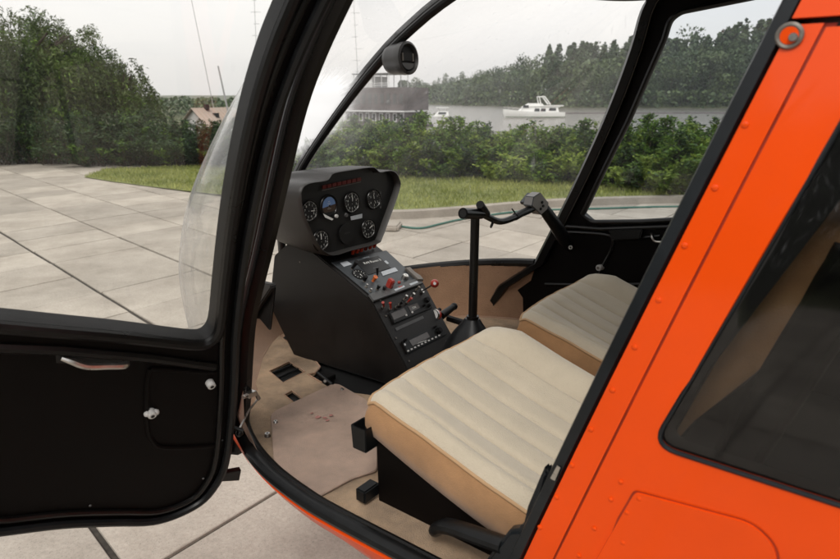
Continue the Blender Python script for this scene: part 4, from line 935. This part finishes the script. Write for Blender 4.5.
# lawn
def lz(x,y):
    d=min(math.hypot(x-a,y-b) for a,b in ((4.4,-4.5),(4.1,-4.8),(3.7,-5.4),(3.4,-6),(3,-6.75),(2.2,-7.6),(1.2,-8.6),(0,-9.3),(-1.2,-10.2)))
    k=max(0,1-max(0,x-4.6)/4); return .012+.085*k
M['turf']=mat('lawn_soil',(.16,.18,.05),.95,bump=.5,bscale=40,var=.35,vscale=3)
lw=cdt(lawn,[],.4,lambda x,y:V(x,y,lz(x,y))).build('lawn','turf'); tag(lw,'grassy lawn between the apron and the hedge','lawn',kind='structure')
M['grass']=leafmat('grass_blade',(.15,.19,.035),(.45,.46,.15),.3,1.1)
cs=[];ds=[];sz=[]
tries=0
while len(cs)<52000 and tries<400000:
    tries+=1; x=R2.uniform(-1.5,12.7); y=R2.uniform(-11.5,-4.2)
    if not inpoly(x,y,lawn): continue
    rr0=math.hypot(x-CAM.x,y-CAM.y)
    if rr0>14.8: continue
    h=R2.uniform(.035,.075)*(1.6 if R2.random()<.03 else 1); cs.append((x,y,lz(x,y)+h*.42)); ds.append((R2.gauss(0,.35),R2.gauss(0,.35),1)); sz.append(h)
gr_=leafmesh('grass',np.array(cs),np.array(sz),['grass'],np.zeros(len(cs)),np.array(ds),None,.16); tag(link('grass',gr_),'short yellow-green grass blades of the lawn','grass',kind='stuff')
# kerb
kp=catm([V(5.2,-4.36,0),V(4.45,-4.44,0),V(4.06,-4.72,0),V(3.68,-5.34,0),V(3.39,-5.96,0),V(2.96,-6.7,0),V(2.18,-7.6,0),V(1.15,-8.52,0),V(-1.25,-10.1,0)],5)
kb=MB().use('concrete'); kb.loft([[p+V(0,0,-.03),p+V(0,0,.095),p+V(.010,-.012,.102),p+V(.085,-.07,.104),p+V(.09,-.075,-.03)] for p in kp if True]); ko=kb.build('kerb'); tag(ko,'grey concrete kerb along the lawn','kerb',kind='structure')
ks=MB().use('concrete'); c=on((393,229),2,.0); ks.box(c+V(0,0,.03),(.34,.17,.07),V(.5,-.86,0),V(.86,.5,0)); tag(ks.build('kerb_stone',None,None,bevel=.02,seg=3),'loose kerb stone lying on the apron at the corner of the lawn','kerb stone')
M['hose']=mat('green_hose',(.04,.13,.10),.5)
hs=MB().use('hose').tube(catm([on(p,2,.014) for p in [(378,219),(392,223.5),(405,227),(422,228),(440,224),(455,220.5),(475,217),(505,213),(530,210.5),(560,209.5),(600,208.5),(650,207),(720,206)]],6),.013,8); tag(hs.build('garden_hose'),'thin green hose lying on the concrete along the kerb','hose')
# ---- hedge shrubs behind the lawn
bm_=[bushmesh('shrub',1.15,1.75,7000,.085,('leafA','leafB','leafD'),(.5,.35,.15),11+i) for i in range(4)]
bd_=[bushmesh('shrub',1.2,1.75,7000,.08,('leafD','leafA','leafD'),(.55,.2,.25),31+i) for i in range(3)]
def shrub(p,d,h,me,lab,grp,z=-.12,wide=1.):
    q=far(p,d); R3=random.Random(p[0]*7+d); o=link('shrub',me,None,V(q.x,q.y,z),R3.uniform(0,6),(wide*R3.uniform(.9,1.1),wide*R3.uniform(.9,1.1),h/1.75)); tag(o,lab,'shrub',grp); return o
LA='mid green leafy shrub in the hedge between the lawn and the river'
# column px, distance, top height
front=[(300,13.0,1.15),(318,12.6,1.2),(338,12.9,1.15),(358,12.8,1.1),(378,12.7,1.12),(398,12.7,1.16),(420,12.5,1.22),(441,12.6,1.18),(462,12.5,1.15),(484,12.2,1.1),(505,12.1,1.04),(526,12.0,1.04),(548,12.0,1.1),(568,11.9,1.1),(590,11.6,1.14),(610,11.6,1.2),(632,11.5,1.22),(655,11.3,1.16),(678,11.2,1.2),(702,11.2,1.22),(728,11.1,1.2),(756,11.1,1.2)]
for i,(px,d,h) in enumerate(front): shrub((px,150),d-.6,h,bm_[i%4],LA,'leafy shrubs of the hedge behind the lawn')
back=[(288,14.9,1.15),(310,14.8,1.1),(333,14.7,1.2),(360,14.6,1.1),(386,14.7,1.14),(410,14.5,1.2),(436,14.4,1.14),(470,14.4,1.1),(500,14.2,.98),(560,13.6,.95),(600,13.3,1.06),(630,13.3,1.18),(668,13.0,1.1),(700,13.0,1.14)]
for i,(px,d,h) in enumerate(back): shrub((px,150),d,h,bm_[(i*3+1)%4],LA,'leafy shrubs of the hedge behind the lawn')
LB='dark green rounded shrub in the row beyond the far end of the concrete'
for i,(px,d,h) in enumerate([(92,16.2,1.25),(108,15.9,1.2),(124,16.0,1.12),(140,15.8,1.1),(156,15.7,1.08),(172,15.6,1.05),(188,15.6,.98),(204,15.5,.98),(220,15.3,1.02),(238,15.1,1.05),(256,14.9,1.08),(273,14.7,1.1),(132,17.8,1.25),(165,17.6,1.15),(198,17.4,1.0),(233,17.1,1.05),(265,16.8,1.1)]): shrub((px,150),d,h,bd_[i%3],LB,'dark shrubs beyond the concrete')
for i,(px,d,h) in enumerate([(-60,17.6,1.4),(-30,17.5,1.35),(-5,17.4,1.4),(18,17.3,1.35),(42,17.1,1.3),(66,16.9,1.3)]): shrub((px,150),d,h,bd_[i%3],'dark undergrowth shrub at the foot of the willows','dark undergrowth under the willows')
# ---- willows at the left
def willow(name,R,H,nst,seed,px,d,lab,z=-.05):
    r=np.random.default_rng(seed); rr=random.Random(seed); wv=[];wf=[];C=[];D=[];Sz=[]
    top=H
    for k in range(7):
        a=rr.uniform(0,2*PI); P=catm([V(0,0,0),V(.12*math.cos(a),.12*math.sin(a),H*.3),V(R*.4*math.cos(a),R*.4*math.sin(a),H*.68),V(R*.75*math.cos(a),R*.75*math.sin(a),H*.84)],4); limb(wv,wf,P,[.09*(1-i/len(P)*.85) for i in range(len(P))],6)
    TW=(wv,wf); 
    for k in range(nst):
        a=rr.uniform(0,2*PI); q=math.sqrt(rr.random()); x=R*q*math.cos(a); y=R*q*math.sin(a); zt=H*(1-.42*q*q)*rr.uniform(.62,1.05)*(1+.07*noise.noise(V(x*1.6,y*1.6,seed))*2)
        ln=rr.uniform(.35,1.0)*H*.30; out=V(x,y,0).normalized() if q>.05 else V(1,0,0); up0=rr.uniform(0,.25)
        n=24
        for j in range(n):
            t=j/n; p=V(x,y,zt)+out*(.30*t*(1-.3*t))+V(0,0,up0*math.sin(t*PI*.8)-ln*t*t); C.append((p.x+rr.gauss(0,.035),p.y+rr.gauss(0,.035),p.z+rr.gauss(0,.03))); D.append((out.x*(1-t)*.5+rr.gauss(0,.4),out.y*(1-t)*.5+rr.gauss(0,.4),.3-1.1*t+rr.gauss(0,.3))); Sz.append(rr.uniform(.07,.13))
    root=empty(name,V(far((px,150),d).x,far((px,150),d).y,z)); tag(root,lab,'tree')
    me=leafmesh('crown',np.array(C),np.array(Sz),['willow','leafA'],(r.random(len(C))<.15).astype(int),np.array(D),None,.28); link('crown',me,root)
    tm=MB().use('bark'); tm.b.free(); me=bpy.data.meshes.new('trunk'); me.from_pydata(wv,[],wf); me.materials.append(M['bark']); link('trunk',me,root)
    return root
willow('willow_tree',2.0,3.5,1500,3,22,19.0,'largest willow, with drooping foliage, at the left edge of the view')
willow('willow_tree',1.45,3.25,900,4,78,19.4,'middle willow leaning over the dark shrubs at the left')
willow('willow_tree',.95,2.45,330,9,126,19.2,'smallest and thinnest willow, sky showing through its right side')
willow('willow_tree',1.9,3.2,900,8,-45,19.2,'willow cut off by the left edge of the view')
# ---- far bank wood
def fartree(r,rr,x,y,z,H,kind,C,D,Sz,MI,wv,wf):
    limb(wv,wf,[V(x,y,z-1),V(x,y,z+H*.5),V(x,y,z+H*.92)],[.25,.16,.05],4)
    n=560 if kind else 760; m=rr.choice([0,0,1]) if kind else rr.choice([0,1,1,1,0]); H=max(H,3); 
    lobes=[(rr.gauss(0,.55),rr.gauss(0,.55),rr.uniform(-.8,.9),rr.uniform(.45,.8)) for _ in range(9)]
    for k in range(n):
        if kind:   # pine
            t=rr.random()**.8; h=.25+.75*t; w=H*.17*(1.05-t)**.6*rr.uniform(.3,1); a=rr.uniform(0,2*PI); C.append((x+w*math.cos(a),y+w*math.sin(a),z+H*h+rr.gauss(0,.3)))
        else:
            lx,ly,lz_,lr=rr.choice(lobes); v=[rr.gauss(0,1) for _ in range(3)]; q=math.sqrt(sum(c*c for c in v))+1e-6; Rr=H*.24; s=lr*rr.uniform(.6,1)/q
            C.append((x+(lx+v[0]*s)*Rr,y+(ly+v[1]*s)*Rr,z+H*.52+(lz_*1.15+v[2]*s)*H*.34*1.0))
        D.append([rr.gauss(0,1),rr.gauss(0,1),rr.gauss(0,.5)]); Sz.append(rr.uniform(.6,1.35)*(H/20)); MI.append(m if rr.random()<.9 else 1-m)
rr=random.Random(21); C=[];D=[];Sz=[];MI=[];wv=[];wf=[]
prof=lambda px: float(np.interp(px,[-60,150,240,300,335,380,401,416,440,455,475,498,520,537,552,580,627,640,663,691,715,738,763,800,900],[108,112,112,104,92,90,84,76,75,71,67,62,58,56,47,46,43,44,44,37,39,32,33,32,36]))
px=-60
while px<900:
    base=rb_(px)
    if px<262: px+=9; continue
    for row,dd in enumerate((7,20,38,60)):
        q=px+rr.uniform(-6,6); d=base+dd+rr.uniform(-5,5); g=far((q,60),d); z=1.0+ (dd>25)*1.5
        ytop=prof(q)+rr.uniform(0,9)*(1 if row>1 else 2.2)+(16 if row==0 else (8 if row==1 else 0)); H=max(4,(98-ytop)/H0*d+CAM.z-z)
        fartree(rng,rr,g.x,g.y,z,H,(q>540 and row>=1 and rr.random()<.75),C,D,Sz,MI,wv,wf)
    px+=8 if px>330 else 9
# understorey filling the wood behind its first trees
for k in range(34000):
    q=rr.uniform(262,900); dd=rr.uniform(8,42); d=rb_(q)+dd; g=far((q,60),d); Ht=(98-prof(q)-6)/H0*d+CAM.z-1
    t=rr.random()**.8; C.append((g.x,g.y,.5+Ht*.78*t)); D.append([rr.gauss(0,1),rr.gauss(0,1),rr.gauss(0,.5)]); Sz.append(rr.uniform(.8,1.6)*min(1,d/230)); MI.append(rr.choice([0,0,1]) if noise.noise(V(g.x*.06,g.y*.06,t*3))<.05 else 1)
# low scrub on the far waterline
for k in range(9000):
    q=rr.uniform(-60,275); d=rr.uniform(100,135); g=far((q,60),d); hh=2.9+1.1*noise.noise(V(q*.07,1,0))+.5*noise.noise(V(q*.3,4,0)); C.append((g.x,g.y,-1.5+hh*rr.random()**.8)); D.append([rr.gauss(0,1),rr.gauss(0,1),rr.gauss(0,.5)]); Sz.append(rr.uniform(.3,.7)); MI.append(rr.choice([0,0,1]))
for k in range(9000):
    q=rr.uniform(262,900); d=rb_(q)+rr.uniform(-2.5,9); g=far((q,60),d); C.append((g.x,g.y,rr.uniform(-1.9,4.0))); D.append([rr.gauss(0,1),rr.gauss(0,1),rr.gauss(0,.5)]); Sz.append(rr.uniform(.8,1.8)); MI.append(rr.choice([0,1,1]))
fm_=leafmesh('forest',np.array(C),np.array(Sz),['far1','far2','bark'],np.array(MI),np.array(D),(wv,wf),.8); tag(link('forest',fm_),'continuous dark green mixed wood along the far river bank','forest',kind='stuff')
def singletree(px,ytop,ybot,wpx,mt,lab,seed,d=None,pine=False):
    d=d or rb_(px)+4; rr=random.Random(seed); g=far((px,60),d); z=0.2; H=(98-ytop)/H0*d+CAM.z-z; Rw=wpx/2/H0*d; C=[];D=[];Sz=[]; b0=max(.08,((98-ybot)/H0*d+CAM.z-z)/H)
    if pine:
        for k in range(900):
            t=rr.random(); lay=round(t*9)/9; w=Rw*(1.05-lay)**.7*rr.uniform(.2,1); a=rr.uniform(0,2*PI); C.append((w*math.cos(a),w*math.sin(a),H*(b0+(1-b0)*lay)+rr.gauss(0,.35))); D.append([rr.gauss(0,1),rr.gauss(0,1),rr.gauss(0,.4)]); Sz.append(rr.uniform(.6,1.1))
    else:
        lobes=[(rr.uniform(-.6,.6),rr.uniform(-.6,.6),rr.uniform(-.5,.75),rr.uniform(.35,.55)) for _ in range(14)]
        for k in range(1300):
            l=rr.choice(lobes); v=V(rr.gauss(0,1),rr.gauss(0,1),rr.gauss(0,1)).normalized()*l[3]*rr.uniform(.75,1); C.append(((l[0]+v.x)*Rw,(l[1]+v.y)*Rw,H*((1+b0)/2+(l[2]+v.z)*(1-b0)/2*.85))); D.append([rr.gauss(0,1),rr.gauss(0,1),rr.gauss(0,.6)]); Sz.append(rr.uniform(.6,1.15))
    root=empty('far_tree',V(g.x,g.y,z)); tag(root,lab,'tree'); link('crown',leafmesh('crown',np.array(C),np.array(Sz),[mt],np.zeros(len(C)),np.array(D),None,.8),root)
    tr=MB().use('bark').tube([V(0,0,-1),V(0,0,H*.5),V(0,0,H*.9)],[.3,.2,.06],6); tr.build('trunk',None,root)
singletree(712,57,84,27,'far3','pale grey-green round tree on the far bank, seen through the far door window',1)
singletree(733,72,103,27,'far2','low round bright green tree at the far waterline right of the pale one',2)
singletree(692,66,102,22,'far2','bushy yellow-green tree left of the pale tree on the far bank',3)
singletree(741,33,85,20,'far1','tall dark conifer standing above the far wood in the far door window',4,d=300,pine=True)
singletree(726,38,60,16,'far4','rusty brown tree top beside the tall dark conifer',5,d=300)
singletree(404,80,98,15,'far1','round dark tree just right of the magnetic compass on the far bank',6)
singletree(553,54,104,16,'far1','tall dark tree above the white yacht on the far bank',7,pine=False)
singletree(470,86,112,16,'far3','pale tree at the water left of the yacht',8)
C=[];D=[];Sz=[]  # unseen leaf belt behind the camera, added to darken paint and glass reflections
for k in range(16000):
    a=rr.uniform(math.radians(35),math.radians(235)); d=rr.uniform(15,19); hh=5.5+2.2*noise.noise(V(a*4,0,0))+1.2*noise.noise(V(a*13,2,0)); C.append((CAM.x+d*math.cos(a),CAM.y+d*math.sin(a),rr.uniform(0,1)*hh)); D.append([rr.gauss(0,1),rr.gauss(0,1),rr.gauss(0,.5)]); Sz.append(rr.uniform(.35,.8))
tag(link('added_woodland',leafmesh('added_woodland',np.array(C),np.array(Sz),['far1'],np.zeros(len(C)),np.array(D),None,.8)),'unseen belt of dark trees added behind the camera to darken reflections','added_woodland',kind='stuff')
# ---- shed with rusty roof, masts, floating landing stage, boats
M['rust']=mat('rusty_sheet_roof',(.40,.35,.31),.7,var=.12,vscale=.45,vcol=(.40,.29,.22)); M['wallw']=mat('pale_render',(.40,.39,.38),.8,var=.15,vscale=2)
root=empty('boat_shed',far((207,124),43)*1); root.location.z=-1.6; tag(root,'small pale shed with a rust-stained sheet roof beyond the shrubs','shed')
def L_(p,d,z=None):
    q=far(p,d); q.z=q.z if z is None else z; return q-root.location
c0=far((207,124.5),43); c1=far((182.5,119),45.5); c2=far((246,124),47); e1=(c1-c0); e1.z=0; e2=(c2-c0); e2.z=0; o0=V(c0.x,c0.y,0)-V(root.location.x,root.location.y,0); ez=c0.z-root.location.z; rz_=ez+.92
w=MB().use('wallw'); w.prism([o0,o0+e1,o0+e1+V(0,0,ez),o0+e1*.5+V(0,0,rz_-.03),o0+V(0,0,ez)],e2); w.build('wall',None,root)
rf_=MB().use('rust'); n_=e2.normalized()*.25; 
rf_.prism([o0-e1*.10-n_+V(0,0,ez-.16),o0+e1*.5-n_+V(0,0,rz_+.02),o0+e1*.5-n_+V(0,0,rz_+.06),o0-e1*.10-n_+V(0,0,ez-.12)],e2+n_*2); rf_.prism([o0+e1*1.10-n_+V(0,0,ez-.16),o0+e1*.5-n_+V(0,0,rz_+.02),o0+e1*.5-n_+V(0,0,rz_+.06),o0+e1*1.10-n_+V(0,0,ez-.12)],e2+n_*2)
for k in range(1,12):
    a=o0-n_+(e2+n_*2)*(k/12)+V(0,0,.05); rf_.tube([a-e1*.10+V(0,0,ez-.12),a+e1*.5+V(0,0,rz_+.06)-V(0,0,.04)],.02,4)
ro=rf_.build('roof',None,root); ch=MB().use('dark').box(o0+e1*.42+e2*.27+V(0,0,rz_+.1),(.25,.25,.35)).box(o0+e1*.2+e2*.35+V(0,0,ez+.5),(.3,.3,.3)); ch.build('chimney',None,ro)
M['mast']=mat('mast_grey',(.30,.30,.30),.6)
def pole(name,pts,r,lab,d,cross=0,zb=-1.6):
    b=far(pts[-1],d); t=far(pts[0],d); rt=empty(name,V(b.x,b.y,zb)); tag(rt,lab,'mast'); dirv=(b-t); lo_=b+dirv*((zb-b.z)/dirv.z if abs(dirv.z)>1e-6 else 0); lo_.z=zb
    rt.location=lo_; m=MB().use('mast').tube([V(0,0,0),t-lo_],[r,r*.6],6); m.build('pole',None,rt)
    if cross:
        cr=MB().use('mast')
        for k in range(cross):
            p=(t-lo_)*(.25+.75*(k+.5)/cross); cr.tube([p-RT*(d*.0028*(1+k%2)),p+RT*(d*.0028*(1+k%3))],r*.6,4)
        cr.build('antenna_arm',None,rt)
pole('antenna_mast',[(191,-2),(214,110)],.030,'thin leaning aerial behind the rusty-roofed shed',48)
pole('flag_pole',[(218,66),(229,116)],.085,'short thick leaning pole beside the rusty-roofed shed',46)
pole('radio_mast',[(253,-30),(258.5,100)],.09,'distant thin radio mast left of the front door frame',190,9)
pole('radio_mast',[(352,-30),(359,100)],.065,'distant radio mast rising between the front pillar and the compass',150,9)
pole('signal_pole',[(283,68),(284.5,105)],.06,'short pole between the two radio masts, low over the hedge',90)
M['stage']=mat('dark_brown_cladding',(.10,.085,.085),.7,var=.35,vscale=.7); M['wwhite']=mat('white_frame_paint',(.62,.62,.62),.6)
bl=far((343,100),82); br_=far((404,100),76); ex=(br_-bl); ex.z=0; ey=V(-ex.y,ex.x,0).normalized(); ey=ey if ey.dot(FW)>0 else -ey; Wd=ex.length; ex.normalize(); DZ=78/H0
rt=empty('landing_stage',V(bl.x,bl.y,-2)); tag(rt,'dark two-storey floating landing stage with a pale roof terrace behind the hedge','floating building')
zz_=lambda y:CAM.z+(98-y)*DZ+2
def bx_(m,u0,u1,v0,v1,z0,z1): m.prism([ex*u0+ey*v0+V(0,0,z0),ex*u1+ey*v0+V(0,0,z0),ex*u1+ey*v1+V(0,0,z0),ex*u0+ey*v1+V(0,0,z0)],(0,0,z1-z0))
m=MB().use('stage'); bx_(m,0,Wd,0,5,zz_(110),zz_(88)); m.build('upper_storey',None,rt)
m=MB().use('wwhite'); bx_(m,-.2,Wd+.2,-.25,5.2,zz_(111.5),zz_(110)-.02); m.build('deck_edge',None,rt)
m=MB().use('stage'); bx_(m,.1,Wd-.1,.3,4.8,0,zz_(111.5)-.02); lo_=m.build('lower_storey',None,rt)
for k in range(9):
    m=MB().use('wwhite'); u=Wd*(k+.25)/9; bx_(m,u,u+.55,.24,.30,zz_(121),zz_(112.5)); m.use('dark'); bx_(m,u+.1,u+.45,.20,.24,zz_(120),zz_(113.5)); m.build('window',None,lo_)
for k in range(10):
    m=MB().use('grey'); u=Wd*(k+.3)/10; bx_(m,u,u+.5,-.03,0.01,zz_(104),zz_(94)); m.build('window',None,rt)
m=MB().use('stage'); bx_(m,-.3,Wd+.4,-.5,5.5,-.2,.35); m.build('pontoon',None,rt)
m=MB().use('wwhite'); u0,u1=Wd*.18,Wd*.75
for k in range(6):
    u=u0+(u1-u0)*k/5
    for v in (0.2,4): m.tube([ex*u+ey*v+V(0,0,zz_(88)),ex*u+ey*v+V(0,0,zz_(74.5))],.045,5)
m.use('grey'); bx_(m,u0-.2,u1+.2,0,4.2,zz_(75.2),zz_(74.3)); m.use('wwhite')
for y in (84,86): m.tube([ex*u0+V(0,0,zz_(y)),ex*u1+V(0,0,zz_(y))],.03,4)
bx_(m,u0+.3,u0+2.6,.5,3.5,zz_(88)+.01,zz_(77)); m.build('roof_terrace',None,rt)
M['boatw']=mat('boat_white',(.72,.72,.70),.3,coat=.4); M['boatg']=mat('boat_window',(.03,.035,.04),.15)
def boat(name,pb,ps,d,lab,small=False):
    b=far((pb,100),d); s=far((ps,100),d*1.02); ex=(s-b); ex.z=0; Ln=ex.length; ex.normalize(); ey=V(-ex.y,ex.x,0); ey=ey if ey.dot(FW)>0 else -ey; k=d/H0; c=(b+s)/2
    rt=empty(name,V(c.x,c.y,-2)); tag(rt,lab,'boat'); B=Ln*.14
    def W(u,v,z): return ex*((u-.5)*Ln)+ey*v+V(0,0,z)
    h=lambda y:(CAM.z+(98-y)*k)+2
    # hull: bow at u=0
    rings=[]
    for u,wf_,zt in ((0,.04,h(108.8)),(.06,.35,h(109)),(.18,.75,h(109.8)),(.4,1,h(110.8)),(.75,1,h(111.5)),(1,.92,h(111.8))):
        w_=B*wf_; fl_=.82 if u>.2 else .4; rings.append([W(u+(.05 if u<.1 else 0),-w_*fl_,-.3),W(u,-w_,zt*.55),W(u,-w_,zt),W(u,w_,zt),W(u,w_,zt*.55),W(u+(.05 if u<.1 else 0),w_*fl_,-.3)])
    hm=MB().use('boatw').loft(rings); ho=hm.build('hull',None,rt,ang=50)
    MB().use('far1').tube([W(.03,-B*.33,.22),W(.18,-B*.78,.2),W(.4,-B*1.01,.2),W(1,-B*.94,.2)],.06,4).build('waterline_stripe',None,ho)
    cb_=MB().use('boatw'); 
    def slab(u0,u1,y0,y1,ru0,ru1,w0,w1): cb_.loft([[W(u0,-w0,h(y0)),W(u1,-w0,h(y0)),W(u1,w0,h(y0)),W(u0,w0,h(y0))],[W(ru0,-w1,h(y1)),W(ru1,-w1,h(y1)),W(ru1,w1,h(y1)),W(ru0,w1,h(y1))]])
    slab(.24,.90,111.5,107.0,.33,.88,B*.8,B*.74); slab(.31,.90,107,105.7,.36,.94,B*.78,B*.82); slab(.36,.66,105.7,103.2,.42,.62,B*.66,B*.6)
    slab(.60,.97,106.0,105.0,.60,.97,B*.84,B*.84)
    ca_=cb_.build('cabin',None,rt,ang=30)
    wn=MB().use('boatg')
    for a,b_,y0,y1 in ((.49,.58,110.8,108),(.595,.68,110.8,108),(.73,.85,110.2,107.6),(.30,.40,107.3,104.9)): wn.prism([W(a,-B*.80,h(y0)),W(b_,-B*.80,h(y0)),W(b_-.005,-B*.79,h(y1)),W(a+.01,-B*.79,h(y1))],ey*-.04)
    wn.build('cabin_window',None,ca_)
    ar=MB().use('boatw'); 
    for v in (-B*.6,B*.6): ar.tube([W(.60,v,h(104)),W(.57,v,h(97)),W(.66,v,h(97)),W(.76,v,h(104.4))],.13,5)
    ar.tube([W(.57,-B*.6,h(97)),W(.57,B*.6,h(97))],.12,5).tube([W(.66,-B*.6,h(97)),W(.66,B*.6,h(97))],.12,5); ar.use('mast').tube([W(.57,0,h(97)),W(.57,0,h(93))],.03,4); ar.build('radar_arch',None,rt)
    rl_=MB().use('silver'); rl_.tube([W(.0,0,h(106.8)),W(.07,-B*.4,h(107)),W(.2,-B*.75,h(107.8)),W(.3,-B*.85,h(108.6))],.035,4)
    for u in (.02,.08,.15,.22): rl_.tube([W(u,-B*(.1+u*3.),h(109.2)),W(u,-B*(.1+u*3.),h(107.2))],.025,4)
    rl_.tube([W(.76,-B*.8,h(104.9)),W(.95,-B*.8,h(104.9))],.03,4); rl_.build('guard_rail',None,rt)
boat('motor_yacht',503.5,564,117,'white two-deck motor yacht moored on the river')
def smallboat():
    d=125; k=d/H0; c=far((444,100),d); rt=empty('cabin_cruiser',V(c.x,c.y,-2)); tag(rt,'small white cabin cruiser half hidden by the hedge, left of the yacht','boat'); R=RT; F_=V(_v.x,_v.y,0); h=lambda y:(CAM.z+(98-y)*k)+2; X=lambda px:(px-444)*k
    m=MB().use('boatw'); m.loft([[R*X(431)+V(0,0,h(116)),R*X(462)+V(0,0,h(116.5)),R*X(462)+F_*2.6+V(0,0,h(116.5)),R*X(431)+F_*2.6+V(0,0,h(116))],[R*X(435)+V(0,0,-.2),R*X(460)+V(0,0,-.2),R*X(460)+F_*2.2+V(0,0,-.2),R*X(435)+F_*2.2+V(0,0,-.2)]]); m.build('hull',None,rt)
    m=MB().use('boatw'); m.loft([[R*X(434)+F_*.3+V(0,0,h(116)),R*X(449)+F_*.3+V(0,0,h(116)),R*X(449)+F_*2.2+V(0,0,h(116)),R*X(434)+F_*2.2+V(0,0,h(116))],[R*X(438)+F_*.5+V(0,0,h(111)),R*X(448.5)+F_*.5+V(0,0,h(111)),R*X(448.5)+F_*2+V(0,0,h(111)),R*X(438)+F_*2+V(0,0,h(111))]]); 
    m.use('boatg').prism([R*X(438.3)+F_*.3+V(0,0,h(113.6)),R*X(446)+F_*.3+V(0,0,h(113.6)),R*X(446.5)+F_*.4+V(0,0,h(111.8)),R*X(439)+F_*.4+V(0,0,h(111.8))],F_*-.05); co=m.build('cabin',None,rt)
    m=MB().use('boatw')
    for p in (438.5,448.5): m.tube([R*X(p)+F_+V(0,0,h(112)),R*X(p)+F_+V(0,0,h(107.5))],.1,5)
    m.prism([R*X(436)+F_*.3+V(0,0,h(107.8)),R*X(449.5)+F_*.3+V(0,0,h(107.8)),R*X(449.5)+F_*1.9+V(0,0,h(107.8)),R*X(436)+F_*1.9+V(0,0,h(107.8))],(0,0,.14)); m.build('hard_top',None,rt)
smallboat()
bw=MB().use('stage'); a=far((556,100),150); b=far((800,100),175); a.z=b.z=-1.95; bw.tube([a,b],.28,6); tag(bw.build('floating_boom'),'long dark floating boom on the river right of the yacht','boom')
hm=bpy.data.materials.new('haze_air'); hm.use_nodes=True; hn=hm.node_tree.nodes; hn.clear(); ho_=hn.new('ShaderNodeOutputMaterial'); pv=hn.new('ShaderNodeVolumePrincipled')
pv.inputs['Color'].default_value=(.93,.95,.97,1); pv.inputs["Density"].default_value=.00035; pv.inputs['Anisotropy'].default_value=.2; hm.node_tree.links.new(pv.outputs[0],ho_.inputs['Volume']); M['haze']=hm
hb=MB().use('haze'); hb.box((0,0,22),(1700,1700,54)); tag(hb.build('haze'),'thin pale haze over the river and the far bank','haze',kind='stuff')
# =================================================================== CAMERA, SKY, SUN
cd=bpy.data.cameras.new('camera'); cam=bpy.data.objects.new('camera',cd); COL.objects.link(cam); cam.location=CAM
cam.matrix_world=Matrix(((RT.x,UP.x,-FW.x,CAM.x),(RT.y,UP.y,-FW.y,CAM.y),(RT.z,UP.z,-FW.z,CAM.z),(0,0,0,1)))
cd.sensor_width=36; cd.lens=36*FP/IW; cd.clip_end=5000; cd.clip_start=.02
cd.dof.use_dof=True; cd.dof.focus_distance=1.75; cd.dof.aperture_fstop=7.1
S.camera=cam
SUN_EL,SUN_AZ=52,112      # azimuth: degrees from +x (helicopter nose) towards +y (its left)
W=bpy.data.worlds.new('World'); S.world=W; W.use_nodes=True; N=W.node_tree.nodes; L=W.node_tree.links; bg=N['Background']
sky=N.new('ShaderNodeTexSky'); sky.sky_type='NISHITA'; sky.sun_disc=False; sky.sun_elevation=math.radians(SUN_EL); sky.sun_rotation=math.radians(90-SUN_AZ); sky.air_density=1; sky.dust_density=4
hs_=N.new('ShaderNodeHueSaturation'); hs_.inputs['Saturation'].default_value=.10; hs_.inputs['Value'].default_value=1.0; L.new(sky.outputs[0],hs_.inputs['Color'])
tc=N.new('ShaderNodeTexCoord'); mp=N.new('ShaderNodeMapping'); mp.inputs['Scale'].default_value=(1.2,1.2,4); L.new(tc.outputs['Generated'],mp.inputs[0]); nz=N.new('ShaderNodeTexNoise'); nz.inputs['Scale'].default_value=1.6; nz.inputs['Detail'].default_value=5; L.new(mp.outputs[0],nz.inputs[0])
rp=N.new('ShaderNodeValToRGB'); rp.color_ramp.elements[0].position=.3; rp.color_ramp.elements[1].position=.7; rp.color_ramp.elements[0].color=(.86,.87,.89,1); rp.color_ramp.elements[1].color=(1,.985,.97,1); L.new(nz.outputs['Fac'],rp.inputs[0])
SKYC=(6.2,6.05,5.9)
mxa=N.new('ShaderNodeMix'); mxa.data_type='RGBA'; mxa.inputs[0].default_value=.72; mxa.inputs[7].default_value=(*SKYC,1); L.new(hs_.outputs[0],mxa.inputs[6])
mx=N.new('ShaderNodeMix'); mx.data_type='RGBA'; mx.blend_type='MULTIPLY'; mx.inputs[0].default_value=1; L.new(mxa.outputs[2],mx.inputs[6]); L.new(rp.outputs[0],mx.inputs[7]); L.new(mx.outputs[2],bg.inputs[0]); bg.inputs[1].default_value=.148
sd_=bpy.data.lights.new('sun','SUN'); sd_.energy=1.2; sd_.angle=math.radians(14); sd_.color=(1,.96,.9); so_=bpy.data.objects.new('sun',sd_); COL.objects.link(so_)
sv=V(math.cos(math.radians(SUN_EL))*math.cos(math.radians(SUN_AZ)),math.cos(math.radians(SUN_EL))*math.sin(math.radians(SUN_AZ)),math.sin(math.radians(SUN_EL)))
so_.rotation_euler=(-sv).to_track_quat('-Z','Y').to_euler()
S.view_settings.view_transform='Standard'; S.view_settings.look='None'; S.view_settings.exposure=.53; S.view_settings.gamma=1; S.view_settings.use_curve_mapping=False
S.render.engine='CYCLES'; S.cycles.use_denoising=True; S.cycles.max_bounces=8; S.cycles.transparent_max_bounces=24; S.cycles.sample_clamp_indirect=6
